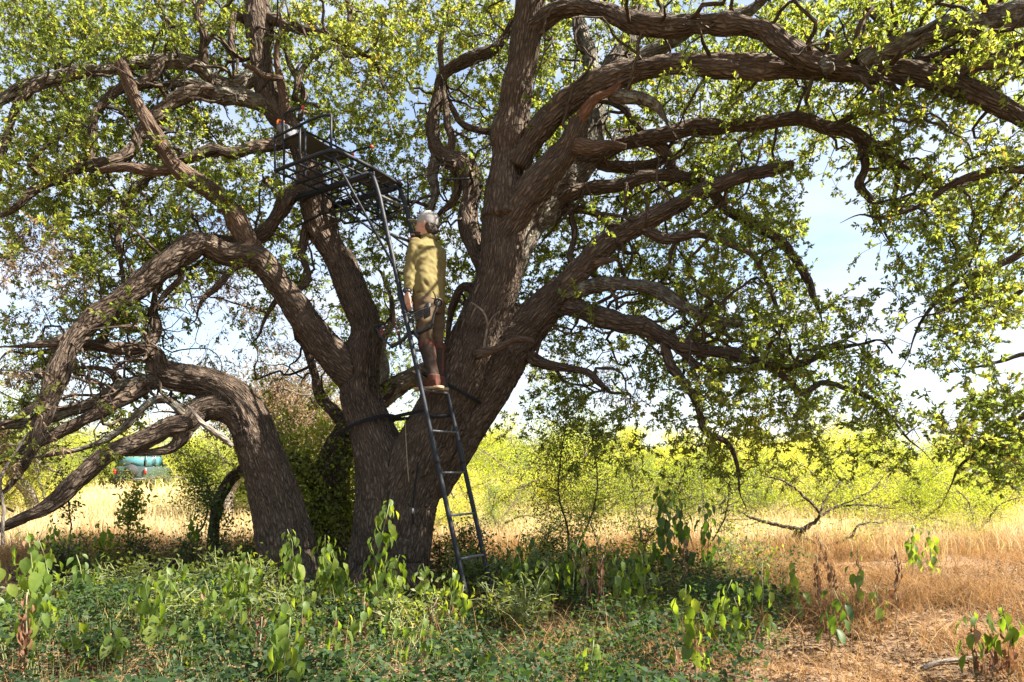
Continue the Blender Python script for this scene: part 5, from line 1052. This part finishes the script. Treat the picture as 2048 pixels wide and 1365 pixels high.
LG = [leaf_mesh('leaf', M['broad'], 400 + k, c, w_) for k, (c, w_) in enumerate(((0.5, 0.58), (0.8, 0.52), (0.3, 0.62), (1.0, 0.55), (0.6, 0.48)))]
LD = [leaf_mesh('leaf', M['broad_dark'], 420 + k, c, w_) for k, (c, w_) in enumerate(((0.5, 0.5), (0.8, 0.55), (0.3, 0.45)))]
LB = [leaf_mesh('leaf', M['broad_brown'], 440 + k, c, w_, 0.05) for k, (c, w_) in enumerate(((0.9, 0.26), (1.5, 0.22), (0.6, 0.3)))]
from mathutils import Matrix, Euler
rl_ = np.random.default_rng(12)
def broad_plant(px, D, h, nleaf, size, label, group, kind='green', brown=0.15, name='broadleaf_plant'):
    h *= 1.32; nleaf = int(nleaf * 1.9); base = gD(px, D); t_ = thing(name, label, 'plant', tuple(base), group)
    lean = rl_.normal(size=2) * 0.10; n = 7
    path = np.array([[lean[0] * h * (s / n) ** 1.5, lean[1] * h * (s / n) ** 1.5, -0.04 + (h + 0.04) * s / n, 0.0065 * (1 - 0.5 * s / n)] for s in range(n + 1)]); path[1:, :2] += rl_.normal(size=(n, 2)) * 0.008
    v, f, b = tube(path, 6); obj('stem', mesh_np('stem', v, f, mat=M['stem_green' if kind != 'brown' else 'rope']), t_)
    for k in range(nleaf):
        s = 0.30 + 0.70 * (k + rl_.random()) / nleaf; s = min(s, 1.0); i = s * n; i0 = min(int(i), n - 1); q = path[i0, :3] * (1 - (i - i0)) + path[i0 + 1, :3] * (i - i0)
        yaw = k * 2.4 + rl_.normal() * 0.4; top = s > 0.93
        pitch = rl_.uniform(0.8, 1.5) if not top else rl_.uniform(0.3, 1.1)
        br = rl_.random() < (brown * (1.8 if s < 0.55 else 0.5)) or kind == 'brown'
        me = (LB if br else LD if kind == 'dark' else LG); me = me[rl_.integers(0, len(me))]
        sc_ = size * 0.88 * rl_.uniform(0.7, 1.2) * (1.0 - 0.45 * max(0, s - 0.75) / 0.25)
        pet = (0.025 + 0.06 * rl_.random()) * (0.4 if br else 1.0) * (0.5 if top else 1); sc_ *= 0.8 if br else 1.0; pitch = max(pitch, 1.15) if br else pitch; q = q + np.array([math.cos(yaw), math.sin(yaw), 0.25]) * pet
        o = obj('leaf', me, t_, tuple(q), (rl_.normal() * 0.35, pitch, yaw), (sc_,) * 3)
G1 = 'wilted light green plants round the trunk foot'; L1 = 'light green broadleaf plant with drooping leaves at the trunk foot'
PL = [  # px, distance, height, leaves, leaf size, label, group, kind, brown share
 (735, 5.35, 0.74, 24, 0.135, 'tall lush light green drooping plant right before the forked trunk', None, 'green', 0.08),
 (700, 5.3, 0.50, 18, 0.13, L1, G1, 'green', 0.1), (770, 5.2, 0.44, 16, 0.12, L1, G1, 'green', 0.2), (660, 5.5, 0.42, 14, 0.12, L1, G1, 'green', 0.05), (800, 5.4, 0.40, 14, 0.11, L1, G1, 'green', 0.1),
 (640, 5.9, 0.50, 16, 0.13, L1, G1, 'green', 0.0), (595, 5.7, 0.55, 16, 0.14, L1, G1, 'green', 0.0), (850, 5.3, 0.38, 14, 0.11, L1, G1, 'green', 0.3), (755, 5.0, 0.36, 12, 0.11, L1, G1, 'green', 0.45),
 (900, 5.2, 0.36, 14, 0.12, 'yellow-green drooping plant close to the ladder foot', None, 'green', 0.15), (925, 4.85, 0.30, 8, 0.10, 'small half-brown plant leaning on the left ladder rail', None, 'green', 0.7),
 (560, 3.55, 0.34, 14, 0.15, 'bright yellow-green plant with big curled leaves in the foreground ground cover', None, 'green', 0.1),
 (970, 3.6, 0.22, 10, 0.12, 'low curled light green plant in ground cover before the ladder', None, 'green', 0.05),
 (85, 4.6, 0.62, 18, 0.14, 'tall drooping plant standing in the dark cover left of the bright fringe', None, 'green', 0.15), (115, 4.9, 0.55, 14, 0.13, 'leafy drooping plant just behind the tall one at the left', None, 'green', 0.1),
 (45, 3.9, 0.42, 14, 0.14, 'withered brown plant at the left end of the ground cover', None, 'brown', 1.0), (70, 4.0, 0.40, 12, 0.13, 'yellow-green plant beside the withered brown one', None, 'green', 0.2), (10, 4.4, 0.5, 12, 0.13, 'pale sunlit drooping plant beside the withered brown one', None, 'green', 0.0),
 (180, 5.3, 0.42, 12, 0.14, 'pair of dark green drooping stalks left of the saplings', None, 'dark', 0.0),
 (295, 4.5, 0.40, 10, 0.15, 'open light green plant with few wide leaves in the dark cover', None, 'green', 0.0), (330, 5.0, 0.38, 10, 0.12, 'small drooping plant behind the open wide-leaved one', None, 'green', 0.1), (365, 5.6, 0.36, 8, 0.12, 'round-leaved plant under the kinked young oak', None, 'green', 0.0),
 (470, 5.2, 0.40, 14, 0.12, 'pale drooping plant left of the leaning trunk', None, 'green', 0.0), (500, 5.4, 0.42, 14, 0.12, 'drooping plant right against the leaning trunk foot', None, 'green', 0.05),
 (480, 4.3, 0.30, 10, 0.12, 'short drooping plant in the middle of the dark cover', None, 'green', 0.1), (545, 4.4, 0.30, 10, 0.12, 'short plant with rounded leaves near the withered stalk', None, 'green', 0.2), (515, 3.9, 0.30, 7, 0.12, 'withered pinkish stalk of crumpled leaves in the dark cover', None, 'brown', 1.0),
 (680, 4.1, 0.30, 9, 0.11, 'short light plant in front of the tall lush one', None, 'green', 0.2), (720, 4.4, 0.32, 9, 0.10, 'half-dried plant in front of the tall lush one', None, 'green', 0.6), (860, 4.6, 0.26, 7, 0.11, 'crumpled brown stalk in cover left of the ladder foot', None, 'brown', 1.0),
 (1055, 5.7, 0.42, 14, 0.13, 'mid-green drooping plant just right of the ladder foot', None, 'dark', 0.1), (1010, 6.0, 0.36, 12, 0.12, 'leafy plant half behind the right ladder rail', None, 'green', 0.0), (1065, 6.4, 0.46, 14, 0.13, 'green drooping plant under the twin-stemmed sapling', None, 'dark', 0.0), (1085, 5.5, 0.36, 12, 0.12, 'dense low drooping plant in front of the twin-stemmed sapling', None, 'green', 0.05),
 (1165, 6.6, 0.46, 12, 0.13, 'dark drooping plant right of the twin-stemmed sapling', None, 'dark', 0.1), (1200, 5.2, 0.42, 14, 0.12, 'rust-brown withered plant in the middle of the clearing edge', None, 'brown', 1.0), (1180, 5.4, 0.40, 10, 0.12, 'brown crumpled stalk behind the rust-brown plant', None, 'brown', 1.0),
 (1240, 5.3, 0.40, 12, 0.12, 'green drooping stalk right of the rust-brown plant', None, 'green', 0.0), (1300, 5.4, 0.42, 12, 0.12, 'green plant near the grey sticks', None, 'green', 0.1), (1190, 6.0, 0.40, 10, 0.12, 'light drooping plant behind the rust-brown plant', None, 'green', 0.1),
 (1310, 6.7, 0.78, 18, 0.15, 'tall dark drooping plants in a thick clump by the grass edge', 'tall dark clump', 'dark', 0.05), (1345, 6.6, 0.80, 18, 0.15, 'tall dark drooping plants in a thick clump by the grass edge', 'tall dark clump', 'dark', 0.1), (1385, 6.7, 0.78, 18, 0.15, 'tall dark drooping plants in a thick clump by the grass edge', 'tall dark clump', 'dark', 0.15), (1420, 6.8, 0.70, 16, 0.14, 'tall dark drooping plants in a thick clump by the grass edge', 'tall dark clump', 'dark', 0.1),
 (1370, 6.3, 0.40, 12, 0.12, 'orange-brown withered plant under the tall dark clump', None, 'brown', 1.0),
 (1390, 3.95, 0.44, 12, 0.15, 'big-leaved plant at the foreground edge of the dry grass', None, 'green', 0.1), (1430, 4.6, 0.38, 10, 0.13, 'leaning two-leaved green plant in the dry grass', None, 'green', 0.1), (1480, 4.7, 0.28, 6, 0.11, 'single small green plant in trampled dry grass', None, 'green', 0.0),
 (1525, 4.6, 0.46, 10, 0.12, 'slim green plant with orange lower leaves in dry grass', None, 'green', 0.35), (1595, 5.4, 0.36, 8, 0.13, 'two drooping leaf stalks in the dry grass', None, 'green', 0.2), (1660, 4.7, 0.32, 8, 0.14, 'dark hanging-leaf plant in the dry grass', None, 'dark', 0.1),
 (1680, 6.1, 0.50, 14, 0.13, 'dark brown shrivelled plant before the twisted mesquite', None, 'brown', 1.0), (1640, 5.9, 0.36, 12, 0.12, 'rusty crumpled plant beside the shrivelled one', None, 'brown', 1.0), (1715, 5.6, 0.40, 8, 0.12, 'thin plant with one green and one brown leaf pair', None, 'green', 0.5), (1795, 5.1, 0.46, 12, 0.11, 'tall shrivelled stalk in the sunny dry grass', None, 'brown', 1.0), (1760, 4.9, 0.3, 8, 0.10, 'yellowing plant beside the tall shrivelled stalk', None, 'green', 0.5),
 (1825, 7.4, 0.46, 12, 0.12, 'green plant standing in tall grass right of the twisted mesquite', None, 'green', 0.0), (1865, 7.2, 0.44, 12, 0.12, 'second green plant in tall grass right of the twisted mesquite', None, 'green', 0.05),
 (1950, 4.0, 0.32, 12, 0.13, 'green plant with rust-brown base by the pale stick', None, 'green', 0.4), (2025, 3.95, 0.36, 14, 0.13, 'half-withered orange and green plant past the pale stick', None, 'green', 0.5), (1985, 4.0, 0.22, 10, 0.11, 'orange-brown heap of withered leaves past the pale stick', None, 'brown', 1.0),
 (1180, 3.7, 0.24, 8, 0.12, 'small yellow-green plant in the foreground leaf litter', None, 'green', 0.0), (1350, 3.7, 0.22, 8, 0.10, 'little withered plant in the foreground leaf litter', None, 'brown', 1.0),
 (205, 7.6, 0.5, 14, 0.13, 'sunlit green plants in the grass beneath the low sweeping limb', 'sunlit plants on the left slope', 'green', 0.0), (120, 7.8, 0.45, 14, 0.13, 'sunlit green plants in the grass beneath the low sweeping limb', 'sunlit plants on the left slope', 'green', 0.0), (375, 8.0, 0.5, 14, 0.13, 'sunlit green plants in the grass beneath the low sweeping limb', 'sunlit plants on the left slope', 'green', 0.0), (160, 7.2, 0.4, 12, 0.13, 'sunlit green plants in the grass beneath the low sweeping limb', 'sunlit plants on the left slope', 'green', 0.0)]
G2 = 'drooping plants in the shade behind the ladder'; L2 = 'mid-green drooping plant in the shade between ladder and dark clump'
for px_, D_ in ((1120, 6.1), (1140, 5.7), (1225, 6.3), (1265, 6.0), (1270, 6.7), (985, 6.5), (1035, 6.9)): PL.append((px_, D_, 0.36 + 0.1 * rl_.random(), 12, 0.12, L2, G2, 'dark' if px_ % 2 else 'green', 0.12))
G3 = 'small drooping plants in the dark foreground cover'; L3 = 'short drooping light green plant sunk in the dark foreground cover'
for px_, D_ in ((380, 4.2), (430, 4.8), (610, 4.6), (790, 4.3), (830, 3.9), (230, 4.2), (250, 5.4), (150, 4.1)): PL.append((px_, D_, 0.24 + 0.1 * rl_.random(), 9, 0.11, L3, G3, 'green', 0.2))
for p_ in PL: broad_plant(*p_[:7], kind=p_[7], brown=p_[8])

# ------------------------------------------------------------------ ground cover, grass, litter
def scatter(n, x0, x1, y0, y1, rng): return np.stack([rng.uniform(x0, x1, n), rng.uniform(y0, y1, n)], -1)
def cov(x, y):      # how thickly the dark cover grows: under the oak, thinning out to the right
    b = 2.3 - (x - (-1.85 + 0.50 * y)) * 1.6; left = (x + 0.60 * y + 0.6 * np.maximum(0, y - 5)) * 1.5 + 1.2
    q = np.stack([x, y, x * 0], -1)
    lim = np.where(x < -2.4, 6.4 + 0.25 * (x + 2.4), 7.8)
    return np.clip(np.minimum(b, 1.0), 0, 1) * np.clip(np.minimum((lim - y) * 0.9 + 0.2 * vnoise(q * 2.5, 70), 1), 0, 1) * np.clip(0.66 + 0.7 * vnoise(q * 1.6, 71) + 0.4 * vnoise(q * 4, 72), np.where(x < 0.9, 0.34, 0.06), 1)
r = np.random.default_rng(61)
pt = scatter(64000, -6.5, 4.5, 2.3, 8.2, r); keep = (r.random(len(pt)) < cov(pt[:, 0], pt[:, 1])) & (np.abs(pt[:, 0]) < pt[:, 1] * 0.85 + 0.5); pt = pt[keep]
pt = pt[(np.hypot(pt[:, 0] + 1.27, pt[:, 1] - 6.85) > 0.5) & (np.hypot(pt[:, 0] + 2.15, pt[:, 1] - 6.75) > 0.42)]
hh = 0.09 + 0.28 * (0.5 + 0.5 * vnoise(np.c_[pt * 2.2, pt[:, :1] * 0], 73)) ** 1.5 + r.random(len(pt)) * 0.10
hh *= np.where((np.hypot((pt[:, 0] + 0.28) / 0.75, (pt[:, 1] - 5.2) / 1.1) < 1), 0.25, 1.0) * np.where(np.hypot(pt[:, 0] + 1.6, pt[:, 1] - 6.2) < 1.0, 0.55, 1.0)
k = 4; idx = np.repeat(np.arange(len(pt)), k); lev = r.random(len(idx)) ** 0.6
B0 = np.c_[pt[idx] + r.normal(size=(len(idx), 2)) * 0.035, gz(pt[idx, 0], pt[idx, 1]) + hh[idx] * lev]
d = np.c_[r.normal(size=(len(idx), 2)), r.normal(size=len(idx)) * 0.35 + 0.1]
v, f = leaves(B0, d, r.uniform(0.022, 0.05, len(idx)) * (1 + 0.5 * vnoise(np.c_[pt[idx] * 3.1, idx * 0.0], 75)), 0.55, 1.0, 0.12, r)
rnd = np.clip(0.4 + 0.3 * vnoise(B0 * 1.8, 74) + r.normal(size=len(idx)) * 0.17, 0, 0.93); bb = r.random(len(idx)) < 0.02; rnd[bb] = 1.0
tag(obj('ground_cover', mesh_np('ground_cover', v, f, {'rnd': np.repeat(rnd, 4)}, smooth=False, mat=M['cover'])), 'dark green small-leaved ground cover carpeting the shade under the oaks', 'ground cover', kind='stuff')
n = 9000; pi = r.integers(0, len(pt), n); z0 = gz(pt[pi, 0], pt[pi, 1])
parts = []
def blades(pos, h, wd, lean, rng, nseg=3):
    n = len(pos); a = rng.uniform(0, 6.28, n); d = np.c_[np.cos(a), np.sin(a), np.zeros(n)]; s = np.c_[-np.sin(a + rng.normal(size=n)), np.cos(a + rng.normal(size=n)), np.zeros(n)]
    V = []
    for k in range(nseg + 1):
        t = k / nseg; c = pos + d * (lean * h * t ** 1.8)[:, None]; c[:, 2] += h * t * (1 - 0.35 * np.minimum(lean, 1.2) * t); w_ = (wd * (1 - 0.85 * t))[:, None] * s * 0.5
        V += [c - w_, c + w_]
    V = np.stack(V, 1).reshape(-1, 3); m_ = 2 * (nseg + 1); o = np.arange(n)[:, None] * m_
    Q = np.concatenate([o + np.array([[2 * k, 2 * k + 1, 2 * k + 3, 2 * k + 2]]) for k in range(nseg)], 0)
    return V, Q, m_
def grass(name, label, pt, h, wd, lean, rnd, mat, rng, nseg=3):
    pos = np.c_[pt, gz(pt[:, 0], pt[:, 1]) - 0.01]; v, q, m_ = blades(pos, h, wd, lean, rng, nseg)
    tag(obj(name, mesh_np(name, v, q, {'rnd': np.repeat(rnd, m_)}, smooth=False, mat=M[mat])), label, 'grass', kind='stuff')
vs = blades(np.c_[pt[pi], z0], hh[pi] * 0.95, np.full(n, 0.004), np.full(n, 0.25), r, 2)
tag(obj('cover_stems', mesh_np('cover_stems', vs[0], vs[1], {'rnd': np.full(len(vs[0]), 0.2)}, mat=M['stem_green'])), 'thin stems standing in the dark ground cover', 'stems', kind='stuff')
# trampled rust-tan grass, right and around the cover
r = np.random.default_rng(62)
pt = scatter(230000, -7, 9, 2.4, 11.0, r); c = cov(pt[:, 0], pt[:, 1]); q = np.c_[pt, pt[:, :1] * 0]; cl = 0.55 + 0.9 * vnoise(q * 1.9, 81) + 0.4 * vnoise(q * 5, 82)
right = np.clip((pt[:, 0] - (-2.3 + 0.48 * pt[:, 1])) * 0.8, 0.07, 1); back = np.clip((pt[:, 1] - 7.3) * 0.9, 0, 1); p_ = np.clip(np.maximum(right, back), 0, 1) * np.clip(cl, 0.12, 1) * np.where(pt[:, 1] < 4.4, 0.9, 1)
keep = (r.random(len(pt)) < p_) & (np.abs(pt[:, 0]) < pt[:, 1] * 0.85 + 0.5) & (np.hypot(pt[:, 0] + 1.27, pt[:, 1] - 6.85) > 0.45); pt = pt[keep]; n = len(pt)
h = r.uniform(0.10, 0.42, n) * (0.75 + 0.5 * vnoise(np.c_[pt * 1.2, pt[:, :1] * 0], 83)) * np.clip(0.75 + (pt[:, 1] - 4.0) * 0.2, 0.65, 1.3)
grass('dry_grass', 'rust-tan trampled dry grass spreading right of the ladder', pt, h, r.uniform(0.003, 0.007, n), r.uniform(0.2, 1.9, n), np.clip(r.normal(size=n) * 0.22 + 0.40, 0, 1) * 0.9 + (r.random(n) < 0.05) * 0.2, 'grass_dry', r)
pt = scatter(12000, -6, 5, 2.6, 7.5, r); pt = pt[r.random(len(pt)) < np.clip(cov(pt[:, 0], pt[:, 1]), 0, 1) * 0.5]; n = len(pt)
grass('seed_grass', 'thin straw-coloured seed stalks poking out of the ground cover', pt, r.uniform(0.2, 0.42, n), r.uniform(0.003, 0.005, n), r.uniform(0.2, 1.0, n), r.uniform(0.3, 1.0, n), 'grass_dry', r)
# blond field
pt = scatter(120000, -26, 26, 9.0, 30, r); keep = (np.abs(pt[:, 0]) < pt[:, 1] * 0.82 + 0.5) & (r.random(len(pt)) < np.clip(1.35 - pt[:, 1] / 30, 0.25, 1)); pt = pt[keep]; n = len(pt)
grass('field_grass', 'sunlit blond field grass behind the oaks', pt, r.uniform(0.18, 0.5, n), r.uniform(0.007, 0.013, n) * (0.5 + pt[:, 1] / 20), r.uniform(0.1, 0.9, n), np.clip(r.normal(size=n) * 0.2 + 0.5, 0, 0.92) + (r.random(n) < 0.06) * 0.1, 'grass_blond', r, 2)
pt = scatter(60000, -75, 75, 30, 90, r); pt = pt[np.abs(pt[:, 0]) < pt[:, 1] * 0.82]; n = len(pt)
grass('far_grass', 'pale grass on the far rise under the scrub trees', pt, r.uniform(0.3, 0.6, n), r.uniform(0.04, 0.08, n), r.uniform(0.1, 0.8, n), np.clip(r.normal(size=n) * 0.2 + 0.55, 0, 1), 'grass_blond', r, 2)
# leaf litter
pt = scatter(60000, -6, 7, 2.4, 8.5, r); pt = pt[np.abs(pt[:, 0]) < pt[:, 1] * 0.85 + 0.4]; n = len(pt)
B0 = np.c_[pt, gz(pt[:, 0], pt[:, 1]) + 0.006 + r.random(n) * 0.012]
v, f = leaves(B0, np.c_[r.normal(size=(n, 2)), r.normal(size=n) * 0.15], r.uniform(0.03, 0.065, n), 0.42, 3.0, 0.1, r)
tag(obj('leaf_litter', mesh_np('leaf_litter', v, f, {'rnd': np.repeat(r.random(n), 4)}, smooth=False, mat=M['litter'])), 'brown fallen oak leaves scattered over the ground', 'leaf litter', kind='stuff')
